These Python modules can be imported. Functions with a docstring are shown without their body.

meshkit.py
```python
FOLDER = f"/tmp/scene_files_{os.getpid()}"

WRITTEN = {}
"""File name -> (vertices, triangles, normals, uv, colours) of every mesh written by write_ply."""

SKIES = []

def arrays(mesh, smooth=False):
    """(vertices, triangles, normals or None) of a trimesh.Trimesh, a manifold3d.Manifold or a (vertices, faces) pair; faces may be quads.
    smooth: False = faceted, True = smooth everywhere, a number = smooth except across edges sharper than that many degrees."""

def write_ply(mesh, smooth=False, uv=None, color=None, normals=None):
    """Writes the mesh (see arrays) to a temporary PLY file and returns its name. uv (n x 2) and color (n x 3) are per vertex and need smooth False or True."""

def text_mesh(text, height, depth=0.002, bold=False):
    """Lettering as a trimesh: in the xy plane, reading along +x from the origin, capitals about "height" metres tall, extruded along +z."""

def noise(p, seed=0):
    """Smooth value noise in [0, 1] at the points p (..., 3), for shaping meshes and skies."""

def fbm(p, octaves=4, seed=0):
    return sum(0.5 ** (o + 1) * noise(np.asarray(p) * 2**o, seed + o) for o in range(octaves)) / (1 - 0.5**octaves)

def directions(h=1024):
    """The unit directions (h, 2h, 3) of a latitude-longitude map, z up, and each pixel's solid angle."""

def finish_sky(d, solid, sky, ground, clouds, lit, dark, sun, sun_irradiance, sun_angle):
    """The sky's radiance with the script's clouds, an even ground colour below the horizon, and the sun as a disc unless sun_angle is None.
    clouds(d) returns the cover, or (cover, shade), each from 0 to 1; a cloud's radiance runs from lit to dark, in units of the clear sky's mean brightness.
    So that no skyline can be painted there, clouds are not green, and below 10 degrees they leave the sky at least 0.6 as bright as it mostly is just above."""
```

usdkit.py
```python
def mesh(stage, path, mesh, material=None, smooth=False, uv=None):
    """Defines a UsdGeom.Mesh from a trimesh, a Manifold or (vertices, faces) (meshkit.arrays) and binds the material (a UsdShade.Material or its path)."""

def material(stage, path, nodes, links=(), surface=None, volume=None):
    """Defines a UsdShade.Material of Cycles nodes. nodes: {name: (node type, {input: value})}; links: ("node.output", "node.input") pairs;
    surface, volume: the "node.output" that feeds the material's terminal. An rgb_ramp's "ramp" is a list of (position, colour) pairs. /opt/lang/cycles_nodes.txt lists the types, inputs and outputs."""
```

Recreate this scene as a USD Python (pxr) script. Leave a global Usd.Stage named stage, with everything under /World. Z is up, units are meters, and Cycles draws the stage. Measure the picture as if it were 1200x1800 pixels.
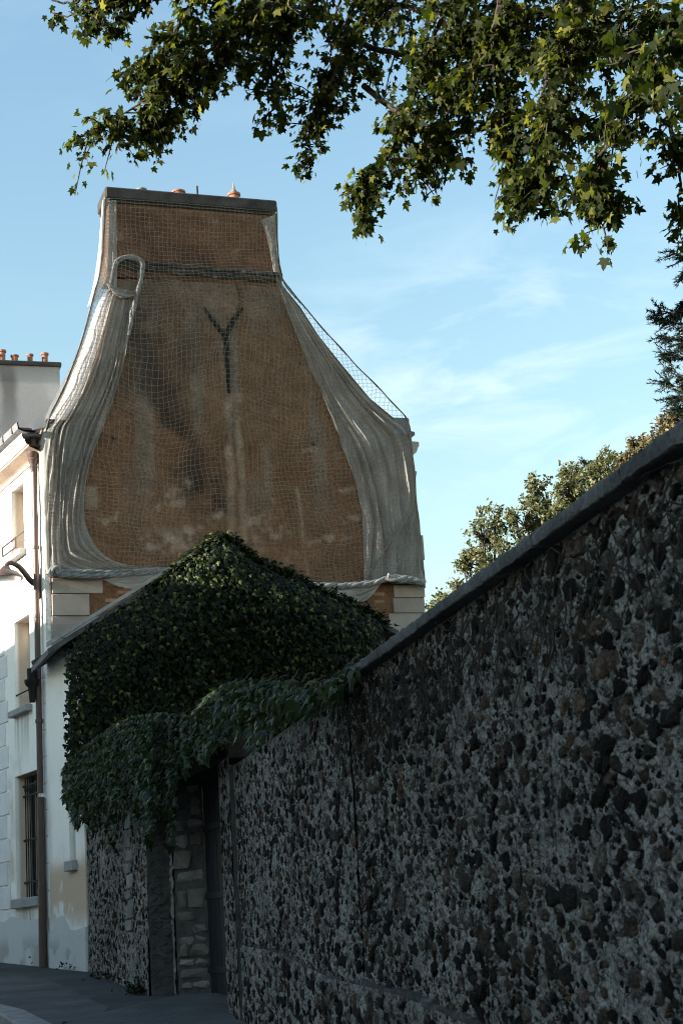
import math, random
import numpy as np, trimesh, usdkit, meshkit
from shapely.geometry import Polygon, box as sbox, LineString, Point
from scipy.spatial import cKDTree
from scipy.sparse import coo_matrix
from scipy.sparse.csgraph import connected_components
from pxr import Usd, UsdGeom, UsdLux, UsdShade, Gf, Sdf, Vt

stage = Usd.Stage.CreateInMemory()
UsdGeom.SetStageUpAxis(stage, 'Z'); UsdGeom.SetStageMetersPerUnit(stage, 1.0)
UsdGeom.Xform.Define(stage, '/World'); UsdGeom.Scope.Define(stage, '/World/Looks')

# ------------------------------------------------------------------ camera
FOC = 2900.0                                    # focal length in pixels of the 1200-wide photograph
PITCH, ROLL = math.atan(720 / FOC), 0.066
EYE = np.array([0, 0, 1.6])
_c, _s = math.cos(PITCH), math.sin(PITCH)
FW = np.array([0, _c, _s]); _r, _u = np.array([1., 0, 0]), np.array([0, -_s, _c])
RT = math.cos(ROLL) * _r - math.sin(ROLL) * _u
UP = math.cos(ROLL) * _u + math.sin(ROLL) * _r
cam = UsdGeom.Camera.Define(stage, '/World/camera')
cam.CreateHorizontalApertureAttr(24.0); cam.CreateVerticalApertureAttr(36.0)
cam.CreateFocalLengthAttr(24.0 * FOC / 1200)
cam.CreateFStopAttr(9.0); cam.CreateFocusDistanceAttr(22.0)
cam.CreateClippingRangeAttr(Gf.Vec2f(0.05, 5000))
cam.CreateExposureAttr(1.96)
_m = np.eye(4); _m[0, :3], _m[1, :3], _m[2, :3], _m[3, :3] = RT, UP, -FW, EYE
cam.AddTransformOp().Set(Gf.Matrix4d(*_m.ravel().tolist()))

# ------------------------------------------------------------------ sky and sun
SUN_EL = math.radians(14.5)
_h = np.array([-0.9395, -0.3439]); _h /= np.linalg.norm(_h)
SUN = np.array([_h[0] * math.cos(SUN_EL), _h[1] * math.cos(SUN_EL), math.sin(SUN_EL)])
sky = UsdLux.DomeLight.Define(stage, '/World/sky')
_cd = FW + RT * (860 - 600) / FOC - UP * (640 - 900) / FOC; _cd /= np.linalg.norm(_cd)   # a bank of thin cloud stands in this direction
sky_mat = usdkit.material(stage, '/World/Looks/sky', {
    'sky': ('sky_texture', dict(sky_type='single_scattering', sun_disc=False, sun_elevation=SUN_EL, sun_rotation=math.atan2(SUN[0], SUN[1]),
                                air_density=1.8, aerosol_density=0.5, ozone_density=3.4)),
    'tc': ('texture_coordinate', {}),
    'map': ('mapping', dict(rotation=(0.0, 0.30, 0.0), scale=(6.0, 3.0, 19.0))),
    'n': ('noise_texture', dict(scale=1.6, detail=8.0, roughness=0.60, distortion=0.5)),
    'nr': ('map_range', dict(from_min=0.45, from_max=0.72, to_min=0.0, to_max=1.0, clamp=True)),
    'rel': ('vector_math', dict(math_type='subtract', vector2=_cd)),
    'rs': ('mapping', dict(rotation=(0.0, 0.22, 0.0), scale=(6.0, 5.0, 11.0))),
    'len': ('vector_math', dict(math_type='length')),
    'mask': ('map_range', dict(range_type='smoothstep', from_min=1.25, from_max=0.1, to_min=0.0, to_max=1.0, clamp=True)),
    'n2': ('noise_texture', dict(scale=0.7, detail=3.0)),
    'wide': ('map_range', dict(from_min=0.50, from_max=0.75, to_min=0.0, to_max=0.15, clamp=True)),
    'mx': ('math', dict(math_type='maximum')),
    'mul': ('math', dict(math_type='multiply')), 'mul2': ('math', dict(math_type='multiply', value2=0.42)),
    'mix': ('mix', dict(mix_type='mix', color2=(4.2, 4.5, 4.7))),
    'bg': ('background_shader', dict(strength=0.085)),
}, [('tc.generated', 'map.vector'), ('map.vector', 'n.vector'), ('n.fac', 'nr.value'), ('tc.generated', 'rel.vector1'), ('rel.vector', 'rs.vector'), ('rs.vector', 'len.vector1'), ('len.value', 'mask.value'),
    ('map.vector', 'n2.vector'), ('n2.fac', 'wide.value'), ('mask.result', 'mx.value1'), ('wide.result', 'mx.value2'), ('nr.result', 'mul.value1'), ('mx.value', 'mul.value2'), ('mul.value', 'mul2.value1'),
    ('mul2.value', 'mix.fac'), ('sky.color', 'mix.color1'), ('mix.color', 'bg.color')], surface='bg.background')
UsdShade.MaterialBindingAPI.Apply(sky.GetPrim()).Bind(sky_mat)
sun = UsdLux.DistantLight.Define(stage, '/World/sun')
sun.CreateIntensityAttr(1.25); sun.CreateAngleAttr(0.53); sun.CreateNormalizeAttr(True); sun.CreateColorAttr(Gf.Vec3f(1.0, 0.93, 0.82))
_z = SUN; _x = np.cross([0, 0, 1.], _z); _x /= np.linalg.norm(_x); _y = np.cross(_z, _x)
_m = np.eye(4); _m[0, :3], _m[1, :3], _m[2, :3] = _x, _y, _z
sun.AddTransformOp().Set(Gf.Matrix4d(*_m.ravel().tolist()))
for p_, l_, in ((sky, 'clear blue afternoon sky with a few thin wispy clouds'),):
    p_.GetPrim().SetCustomDataByKey('kind', 'structure'); p_.GetPrim().SetCustomDataByKey('label', l_)

# ------------------------------------------------------------------ geometry helpers
rng = np.random.default_rng(7)
SLOPE = 0.043                                    # the street climbs away from the camera


def ground(y):
    return SLOPE * np.minimum(y, 70.0)


def ray(px, py):
    return FW + RT * (px - 600) / FOC - UP * (py - 900) / FOC


def aty(px, py, y):
    d = ray(px, py); return EYE + d * (y / d[1])


def gnd(px, py):
    d = ray(px, py); return EYE + d * (1.6 / (SLOPE * d[1] - d[2]))


def az(deg):
    return np.array([math.sin(math.radians(deg)), math.cos(math.radians(deg))])


class Plane:
    """A vertical plane: through P (x, y), along d; n points to the viewer's side."""
    def __init__(self, P, d, n_side):
        self.P = np.asarray(P, float); self.d = np.asarray(d, float) / np.linalg.norm(d)
        n = np.array([self.d[1], -self.d[0]]); self.n = n if n @ np.asarray(n_side) > 0 else -n

    def pt(self, s, z, off=0.0):
        s, z, off = np.broadcast_arrays(np.asarray(s, float), np.asarray(z, float), np.asarray(off, float))
        xy = self.P + s[..., None] * self.d + off[..., None] * self.n
        return np.concatenate([xy, z[..., None]], -1)

    def sz(self, px, py, off=0.0):
        d = ray(px, py); P = self.P + off * self.n
        t = (P @ self.n) / (d[:2] @ self.n); q = EYE + d * t
        return np.array([(q[:2] - P) @ self.d, q[2]])

    def px(self, px, py, off=0.0):
        s, z = self.sz(px, py, off); return self.pt(s, z, off)

    def shift(self, off):
        return Plane(self.P + off * self.n, self.d, self.n)


C0 = np.array([-5.13, 27.55])
G = Plane(C0, az(70.5), (0, -1))                 # gable wall
F = Plane(C0, az(-28.5), (-1, 0))                # street front of the same house
A0 = C0 - 1.79 * F.d
S = Plane(A0, az(70.5), (0, -1))                 # end wall of the annex
E0 = np.array([-1.44, 17.64])
W = Plane(E0, az(-11.1), (-1, 0))                # long rubble wall, s < 0 towards the camera

used = {}


def numbered(path):
    k = used.get(path, -1) + 1; used[path] = k
    return path if k == 0 else f'{path}_{k:03d}'


origin = {}
VARIED, tones = set(), np.random.default_rng(77)


def thing(name, label, cat, loc=(0, 0, 0), group=None, kind=None):
    path = numbered('/World/' + name)
    x = UsdGeom.Xform.Define(stage, path); x.AddTranslateOp().Set(Gf.Vec3d(*map(float, loc)))
    o = x.GetPrim(); o.SetCustomDataByKey('label', label); o.SetCustomDataByKey('category', cat)
    if group: o.SetCustomDataByKey('group', group)
    if kind: o.SetCustomDataByKey('kind', kind)
    origin[path] = np.asarray(loc, float)
    return o


def obj(name, mesh, mat, parent=None, smooth=False, label=None, kind=None, cat=None, group=None, col=None):
    base = str(parent.GetPath()) if parent else '/World'
    path = numbered(base + '/' + name)
    org = origin.get(base, np.zeros(3)); origin[path] = org
    if isinstance(mesh, (tuple, list)):
        v, f = mesh
    else:
        v, f = np.array(mesh.vertices), np.array(mesh.faces)
    m = usdkit.mesh(stage, path, (np.asarray(v, float) - org, f), MATS[mat], smooth)
    if col is not None:
        UsdGeom.PrimvarsAPI(m).CreatePrimvar('col', Sdf.ValueTypeNames.Color3fArray, 'vertex').Set(Vt.Vec3fArray.FromNumpy(np.asarray(col, np.float32)))
    if mat in VARIED:                                    # one random tone per loose piece of the mesh
        npt = len(m.GetPointsAttr().Get())
        if kind == 'stuff' and smooth is False:
            ff = np.asarray(f); e0, e1 = ff[:, [0, 1]].ravel(), ff[:, [1, 2]].ravel()
            lab = connected_components(coo_matrix((np.ones(len(e0), np.int8), (e0, e1)), shape=(npt, npt)), directed=False)[1]
            tone = tones.random(lab.max() + 1)[lab]
        else:
            tone = np.full(npt, tones.random())
        UsdGeom.PrimvarsAPI(m).CreatePrimvar('tone', Sdf.ValueTypeNames.Color3fArray, 'vertex').Set(Vt.Vec3fArray.FromNumpy(np.repeat(tone[:, None], 3, 1).astype(np.float32)))
    o = m.GetPrim()
    for k, x in (('label', label), ('kind', kind), ('category', cat), ('group', group)):
        if x: o.SetCustomDataByKey(k, x)
    return o


class MB:
    def __init__(self): self.v, self.f, self.n = [], [], 0

    def add(self, v, f):
        v = np.asarray(v, float).reshape(-1, 3); f = np.asarray(f, int)
        if f.shape[1] == 4: f = np.vstack([f[:, [0, 1, 2]], f[:, [0, 2, 3]]])
        self.v.append(v); self.f.append(f + self.n); self.n += len(v); return self

    def get(self):
        return np.vstack(self.v), np.vstack(self.f)


BOXF = np.array([[0, 1, 3, 2], [4, 6, 7, 5], [0, 4, 5, 1], [2, 3, 7, 6], [0, 2, 6, 4], [1, 5, 7, 3]])


def pbox(pl, s0, s1, z0, z1, o0, o1, bev=0.0, jit=0.0):
    """Box in a plane's frame, with chamfered edges if bev > 0."""
    if bev <= 0:
        c = np.array([[s, z, o] for s in (s0, s1) for z in (z0, z1) for o in (o0, o1)])
        f = BOXF
        tri = np.vstack([f[:, [0, 1, 2]], f[:, [0, 2, 3]]])
    else:
        lo, hi = np.array([s0, z0, o0]), np.array([s1, z1, o1])
        bev = min(bev, 0.45 * (hi - lo).min()); pts = []
        for sx in (0, 1):
            for sy in (0, 1):
                for sz in (0, 1):
                    k = np.where([sx, sy, sz], hi, lo); sg = np.where([sx, sy, sz], -1, 1) * bev
                    for a in range(3):
                        e = sg.copy(); e[a] = 0; pts.append(k + e)
        c = np.array(pts)
        if jit: c = c + rng.normal(0, jit, c.shape)
        h = trimesh.convex.convex_hull(c); c, tri = np.array(h.vertices), np.array(h.faces)
    return pl.pt(c[:, 0], c[:, 1], c[:, 2]), tri


def slab(poly, pl, o0, o1, size=None):
    """A polygon in (s, z) as a wall between two offsets, split to edges of the given size."""
    m = trimesh.creation.extrude_polygon(poly, 1.0, engine='earcut')
    v, f = np.array(m.vertices), np.array(m.faces)
    v[:, 2] = o0 + v[:, 2] * (o1 - o0)
    if size:
        v, f = trimesh.remesh.subdivide_to_size(v, f, size, max_iter=14)
        mm = trimesh.Trimesh(v, f, process=True); v, f = np.array(mm.vertices), np.array(mm.faces)
    return v, f


def tube(points, radii, sides=8, caps=True):
    p = np.asarray(points, float); n = len(p)
    t = np.gradient(p, axis=0); t /= np.linalg.norm(t, axis=1, keepdims=True) + 1e-12
    ref = np.array([0.31, 0.17, 0.93]); a = np.cross(t, ref); a /= np.linalg.norm(a, axis=1, keepdims=True) + 1e-12
    b = np.cross(t, a); ang = np.arange(sides) * 2 * np.pi / sides
    r = np.broadcast_to(np.asarray(radii, float), (n,))
    v = p[:, None] + r[:, None, None] * (np.cos(ang)[None, :, None] * a[:, None] + np.sin(ang)[None, :, None] * b[:, None])
    i, j = np.meshgrid(np.arange(n - 1), np.arange(sides), indexing='ij'); k = (j + 1) % sides
    q = np.stack([i * sides + j, i * sides + k, (i + 1) * sides + k, (i + 1) * sides + j], -1).reshape(-1, 4)
    f = np.vstack([q[:, [0, 1, 2]], q[:, [0, 2, 3]]]); v = v.reshape(-1, 3)
    if caps:
        c0, c1 = len(v), len(v) + 1; v = np.vstack([v, p[0], p[-1]]); j = np.arange(sides)
        f = np.vstack([f, np.stack([np.full(sides, c0), (j + 1) % sides, j], 1), np.stack([np.full(sides, c1), (n - 1) * sides + j, (n - 1) * sides + (j + 1) % sides], 1)])
    return v, f


def lathe(profile, center, sides=20, closed=True):
    """profile: (radius, z) pairs; a solid of revolution about the vertical through center."""
    p = np.asarray(profile, float); ang = np.arange(sides) * 2 * np.pi / sides; n = len(p)
    v = np.stack([p[:, None, 0] * np.cos(ang), p[:, None, 0] * np.sin(ang), np.broadcast_to(p[:, None, 1], (n, sides))], -1).reshape(-1, 3) + np.asarray(center)
    i, j = np.meshgrid(np.arange(n - 1), np.arange(sides), indexing='ij'); k = (j + 1) % sides
    q = np.stack([i * sides + j, i * sides + k, (i + 1) * sides + k, (i + 1) * sides + j], -1).reshape(-1, 4)
    return v, np.vstack([q[:, [0, 1, 2]], q[:, [0, 2, 3]]])


def smooth_line(pts, n, passes=2):
    """Resample a polyline to n points by arc length after Chaikin corner cutting."""
    p = np.asarray(pts, float)
    for _ in range(passes):
        q = [p[0]]
        for a, b in zip(p[:-1], p[1:]): q += [a * .75 + b * .25, a * .25 + b * .75]
        p = np.array(q + [p[-1]])
    d = np.r_[0, np.cumsum(np.linalg.norm(np.diff(p, axis=0), axis=1))]
    t = np.linspace(0, d[-1], n)
    return np.stack([np.interp(t, d, p[:, k]) for k in range(p.shape[1])], 1)


def grid_faces(nu, nv):
    i, j = np.meshgrid(np.arange(nu - 1), np.arange(nv - 1), indexing='ij')
    q = np.stack([i * nv + j, (i + 1) * nv + j, (i + 1) * nv + j + 1, i * nv + j + 1], -1).reshape(-1, 4)
    return np.vstack([q[:, [0, 1, 2]], q[:, [0, 2, 3]]])


def sweep(profile, path_pts, pl_n, up=(0, 0, 1)):
    """Sweep (out, z) profile points along a straight run of points; out is along pl_n."""
    prof = np.asarray(profile, float); P = np.asarray(path_pts, float); n = np.r_[np.asarray(pl_n, float), 0.0]
    v = P[:, None, :] + prof[None, :, :1] * n + prof[None, :, 1:] * np.array([0, 0, 1.])
    m = len(prof); L = len(P)
    i, j = np.meshgrid(np.arange(L - 1), np.arange(m), indexing='ij'); k = (j + 1) % m
    q = np.stack([i * m + j, i * m + k, (i + 1) * m + k, (i + 1) * m + j], -1).reshape(-1, 4)
    f = np.vstack([q[:, [0, 1, 2]], q[:, [0, 2, 3]]])
    cap = trimesh.creation.triangulate_polygon(Polygon(prof), engine='earcut')
    if len(cap[0]) == m:
        cf = np.array(cap[1]); tree = cKDTree(prof); _, idx = tree.query(cap[0]); cf = idx[cf]
        f = np.vstack([f, cf, cf[:, ::-1] + (L - 1) * m])
    return v.reshape(-1, 3), f


def scatter(P, tip, nrm, size, tmpl):
    """Copies of a leaf template (x across, y to the tip, z up) in one (n, k, 3) array and its faces."""
    tv, tf = tmpl
    tip = tip / (np.linalg.norm(tip, axis=1, keepdims=True) + 1e-9)
    nrm = nrm - (nrm * tip).sum(1, keepdims=True) * tip; nrm /= np.linalg.norm(nrm, axis=1, keepdims=True) + 1e-9
    ax = np.cross(tip, nrm)
    curl = rng.uniform(0.3, 1.5, (len(P), 1, 1)); wid = rng.uniform(.85, 1.15, (len(P), 1, 1))
    v = P[:, None] + np.asarray(size)[:, None, None] * (tv[None, :, :1] * wid * ax[:, None] + tv[None, :, 1:2] * tip[:, None] + tv[None, :, 2:] * curl * nrm[:, None])
    return v, tf


def merge(v, tf):
    n, k = v.shape[:2]
    return v.reshape(-1, 3), (tf[None] + (np.arange(n) * k)[:, None, None]).reshape(-1, 3)


def plane_leaf():
    right = [(0, 0), (.17, -.10), (.34, -.05), (.50, .06), (.33, .20), (.48, .36), (.62, .58), (.38, .50), (.22, .52), (.17, .74)]
    out = right + [(0, 1.0)] + [(-x, y) for x, y in right[:0:-1]]
    v = np.array([(x, y, 0) for x, y in out] + [(0, .28, 0)], float)
    v[:, 2] = -0.30 * v[:, 0] ** 2 - 0.22 * (v[:, 1] - .2) ** 2 + 0.10 * np.abs(v[:, 0])
    n = len(out)
    return v, np.array([(n, i, (i + 1) % n) for i in range(n)])


def ivy_leaf():
    out = [(0, 0), (.30, -.06), (.46, .22), (.22, .42), (0, 1.0), (-.22, .42), (-.46, .22), (-.30, -.06)]
    v = np.array([(x, y, -.25 * abs(x) - .15 * y * y) for x, y in out] + [(0, .25, .03)], float)
    return v, np.array([(8, i, (i + 1) % 8) for i in range(8)])


def small_leaf():
    out = [(0, 0), (.30, .30), (.20, .72), (0, 1.0), (-.20, .72), (-.30, .30)]
    v = np.array([(x, y, -.3 * abs(x) - .2 * y * y) for x, y in out], float)
    return v, np.array([(0, 1, 2), (0, 2, 3), (0, 3, 4), (0, 4, 5)])


PLANE_LEAF, IVY_LEAF, SMALL_LEAF = plane_leaf(), ivy_leaf(), small_leaf()


def fbm2(x, y, scale, seed=0, oct_=4):
    return meshkit.fbm(np.stack([x * scale, y * scale, np.full_like(x, 3.7 + seed * 11.3)], -1), oct_, seed)


def sstep(a, b, x):
    t = np.clip((x - a) / (b - a), 0, 1); return t * t * (3 - 2 * t)


def mixc(c, k, w):
    return c * (1 - w[:, None]) + np.asarray(k, float)[None] * w[:, None]


def segdist(p, a, b):
    a, b = np.asarray(a), np.asarray(b); ab = b - a; t = np.clip(((p - a) @ ab) / (ab @ ab), 0, 1)
    return np.linalg.norm(p - a - t[:, None] * ab, axis=1)

# ------------------------------------------------------------------ materials
MATS = {}


def M(name, ramp, scale=3.0, detail=6.0, rough=0.85, spec=0.3, bump=0.3, bscale=60.0, bdist=0.01, stretch=(1, 1, 1), metallic=0.0, col=False, island=0.0, vary=0.35, speck=None, tint=None, broad=None, speck2=None):
    """A rough stained surface: noise through a colour ramp (or the mesh's own colours), finer noise on top, bump, variation per piece."""
    N = {'geo': ('geometry', {}), 'map': ('mapping', dict(scale=stretch)),
         'n': ('noise_texture', dict(scale=scale, detail=detail, roughness=0.62)),
         'nf': ('noise_texture', dict(scale=bscale, detail=5.0, roughness=0.65)),
         'ramp': ('rgb_ramp', dict(ramp=ramp)),
         'fr': ('rgb_ramp', dict(ramp=[(.25, (1 - vary,) * 3), (.75, (1 + vary * .5,) * 3)])),
         'mul': ('mix', dict(mix_type='multiply', fac=1.0)),
         'bump': ('bump', dict(strength=bump, distance=bdist)),
         'p': ('principled_bsdf', dict(roughness=rough, specular_ior_level=spec, metallic=metallic))}
    L = [('geo.position', 'map.vector'), ('map.vector', 'n.vector'), ('geo.position', 'nf.vector'), ('n.fac', 'ramp.fac'), ('nf.fac', 'fr.fac'),
         ('fr.color', 'mul.color2'), ('nf.fac', 'bump.height'), ('bump.normal', 'p.normal')]
    src = 'ramp.color'
    if col:
        N['att'] = ('attribute', dict(attribute='col')); src = 'att.color'
    L.append((src, 'mul.color1')); out = 'mul.color'
    if tint or island:
        VARIED.add(name); N['tone'] = ('attribute', dict(attribute='tone'))
    if speck:
        N['sn'] = ('noise_texture', dict(scale=speck[0], detail=3.0, roughness=.6)); N['sr'] = ('rgb_ramp', dict(ramp=[(speck[1], (1, 1, 1)), (speck[1] + .06, (speck[2],) * 3)]))
        N['sm'] = ('mix', dict(mix_type='multiply', fac=1.0))
        L += [('geo.position', 'sn.vector'), ('sn.fac', 'sr.fac'), (out, 'sm.color1'), ('sr.color', 'sm.color2')]; out = 'sm.color'
    if speck2:
        N['s2'] = ('noise_texture', dict(scale=speck2[0], detail=6.0, roughness=.65, distortion=.8)); N['sr2'] = ('rgb_ramp', dict(ramp=[(speck2[1] - .03, (1, 1, 1)), (speck2[1] + .05, (speck2[2],) * 3)])); N['sx'] = ('mix', dict(mix_type='multiply', fac=1.0))
        N['smap'] = ('mapping', dict(scale=(.75, .55, 1.0)))
        L += [('geo.position', 'smap.vector'), ('smap.vector', 's2.vector'), ('s2.fac', 'sr2.fac'), (out, 'sx.color1'), ('sr2.color', 'sx.color2')]; out = 'sx.color'
    if broad:
        N['bn'] = ('noise_texture', dict(scale=broad[0], detail=4.0, roughness=.6)); N['br'] = ('rgb_ramp', dict(ramp=[(.38, (broad[1],) * 3), (.62, (1.0, 1.0, 1.0))])); N['bm'] = ('mix', dict(mix_type='multiply', fac=1.0))
        L += [('geo.position', 'bn.vector'), ('bn.fac', 'br.fac'), (out, 'bm.color1'), ('br.color', 'bm.color2')]; out = 'bm.color'
    if tint:
        N['tr'] = ('rgb_ramp', dict(ramp=tint)); N['tm'] = ('mix', dict(mix_type='multiply', fac=1.0))
        L += [('tone.fac', 'tr.fac'), (out, 'tm.color1'), ('tr.color', 'tm.color2')]; out = 'tm.color'
    if island:
        N['ir'] = ('rgb_ramp', dict(ramp=[(0, (1 - island,) * 3), (1, (1 + island,) * 3)])); N['im'] = ('mix', dict(mix_type='multiply', fac=1.0))
        L += [('tone.fac', 'ir.fac'), (out, 'im.color1'), ('ir.color', 'im.color2')]; out = 'im.color'
    L.append((out, 'p.base_color'))
    MATS[name] = usdkit.material(stage, '/World/Looks/' + name, N, L, surface='p.BSDF')


def leafmat(name, cols, trans, rough=0.45, tfac=0.35, spec=0.4):
    VARIED.add(name)
    N = {'tone': ('attribute', dict(attribute='tone')), 'r': ('rgb_ramp', dict(ramp=cols)), 'rt': ('rgb_ramp', dict(ramp=trans)),
         'p': ('principled_bsdf', dict(roughness=rough, specular_ior_level=spec)), 't': ('translucent_bsdf', {}), 'm': ('mix_closure', dict(fac=tfac))}
    MATS[name] = usdkit.material(stage, '/World/Looks/' + name, N, [('tone.fac', 'r.fac'), ('tone.fac', 'rt.fac'), ('r.color', 'p.base_color'), ('rt.color', 't.color'),
                                 ('p.BSDF', 'm.closure1'), ('t.BSDF', 'm.closure2')], surface='m.closure')


M('asphalt', [(.3, (.040, .042, .046)), (.7, (.078, .080, .083))], scale=.9, rough=.9, bump=.8, bscale=70, bdist=.010, vary=.7, speck=(45, .60, .55), broad=(1.3, .66))
M('asphalt_patch', [(.3, (.066, .068, .072)), (.7, (.12, .121, .123))], scale=1.6, rough=.9, bump=.8, bscale=70, bdist=.010, vary=.7, speck=(40, .60, .6), broad=(1.7, .7))
M('ramp_concrete', [(.3, (.065, .066, .068)), (.7, (.115, .113, .110))], scale=1.6, rough=.9, bump=.4, bscale=90, vary=.4)
M('kerb_stone', [(.3, (.16, .155, .15)), (.7, (.27, .265, .255))], scale=5, rough=.8, bump=.3, bscale=120, bdist=.004)
M('kerb_red', [(.3, (.20, .10, .075)), (.7, (.28, .16, .12))], scale=6, rough=.8, bscale=120, bdist=.004)
M('earth', [(.3, (.05, .042, .03)), (.7, (.09, .075, .05))], scale=.5)
M('gable_plaster', [(0, (.2, .1, .05)), (1, (.3, .2, .1))], col=True, rough=.92, spec=.15, bump=.7, bscale=22, bdist=.02, vary=.5, broad=(3.5, .72))
M('front_plaster', [(0, (.6,) * 3), (1, (.7,) * 3)], col=True, rough=.9, spec=.15, bump=.35, bscale=30, bdist=.012, vary=.12)
M('limestone', [(.25, (.27, .215, .175)), (.75, (.40, .335, .285))], scale=2.2, rough=.9, spec=.2, bump=.3, bscale=70, bdist=.008, island=.12, vary=.2)
M('quoin_plaster', [(.25, (.60, .58, .56)), (.75, (.76, .74, .71))], scale=2.0, rough=.9, spec=.2, bump=.3, bscale=50, bdist=.008, island=.06, vary=.2)
M('brick_red', [(.3, (.26, .13, .08)), (.7, (.36, .22, .15))], scale=7, rough=.9, bump=.3, bscale=50, island=.25)
M('ledge_stone', [(.35, (.016, .015, .014)), (.58, (.05, .047, .044)), (.72, (.20, .19, .18))], scale=9, detail=8, rough=.9, bump=.6, bscale=50, bdist=.015)
M('coping_dark', [(.3, (.018, .018, .017)), (.7, (.055, .054, .052))], scale=4, detail=8, rough=.9, bump=.4, bscale=50)
M('soffit', [(.3, (.34, .25, .19)), (.7, (.46, .36, .28))], scale=3, rough=.9, bump=.2, bscale=40)
M('moulding', [(.3, (.42, .37, .31)), (.7, (.62, .57, .50))], scale=3, rough=.85, bump=.2, bscale=40)
M('iron_black', [(.3, (.006, .006, .006)), (.7, (.016, .014, .013))], scale=12, rough=.75, bump=.3, bscale=80, bdist=.004)
M('iron_brown', [(.3, (.055, .030, .024)), (.7, (.10, .06, .05))], scale=5, rough=.5, spec=.5, bump=.2, bscale=60, bdist=.004, stretch=(4, 4, 1))
M('zinc', [(.3, (.10, .10, .105)), (.7, (.22, .22, .23))], scale=5, rough=.5, spec=.5, bump=.15, bscale=40)
M('roof_slate', [(.3, (.05, .05, .055)), (.7, (.11, .11, .12))], scale=5, rough=.7)
M('lead_flashing', [(.3, (.22, .22, .22)), (.7, (.36, .355, .34))], scale=4, rough=.7, bump=.2, bscale=40)
M('terracotta', [(.3, (.20, .085, .055)), (.7, (.30, .15, .10))], scale=9, rough=.85, bump=.2, bscale=60)
M('pot_grey', [(.3, (.16, .14, .12)), (.7, (.26, .23, .2))], scale=9, rough=.85, bump=.2, bscale=60)
M('neighbour_render', [(.3, (.36, .35, .35)), (.7, (.50, .49, .48))], scale=1.1, detail=8, rough=.9, bump=.4, bscale=40, bdist=.015, stretch=(1.6, 1.6, .5), vary=.25)
M('white_frame', [(.3, (.66, .65, .62)), (.7, (.76, .75, .72))], scale=6, rough=.55)
M('dark_room', [(.3, (.012, .012, .012)), (.7, (.02, .02, .02))], scale=1, rough=1.0)
M('sill_stone', [(.3, (.24, .235, .23)), (.7, (.36, .35, .34))], scale=6, rough=.85, bump=.3, bscale=60)
M('mortar', [(.28, (.21, .192, .17)), (.45, (.37, .345, .31)), (.60, (.51, .48, .435)), (.8, (.64, .605, .56))], scale=10, detail=10, rough=.95, spec=.1, bump=1.0, bscale=58, bdist=.04, vary=.8, speck=(36, .55, .24), speck2=(15, .56, .22), broad=(.8, .72))
M('rubble_stone', [(.32, (.020, .019, .018)), (.50, (.060, .054, .048)), (.64, (.13, .115, .10)), (.80, (.26, .235, .205))], scale=14, detail=9, rough=.95, spec=.10, bump=1.0, bscale=55, bdist=.05, vary=.8, tint=[(0, (.20, .19, .18)), (.46, (.46, .43, .40)), (.60, (.95, .77, .61)), (.76, (1.35, 1.2, 1.06)), (.88, (2.1, 1.95, 1.8)), (.95, (1.8, 1.15, .78)), (1, (3.2, 3.1, 2.9))])
M('pale_rubble', [(.3, (.13, .124, .112)), (.7, (.28, .265, .24))], scale=9, rough=.95, bump=.6, bscale=50, bdist=.02, island=.3)
M('pier_stone', [(.3, (.13, .125, .11)), (.7, (.25, .235, .20))], scale=7, rough=.95, bump=.6, bscale=45, bdist=.02, island=.3)
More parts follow.
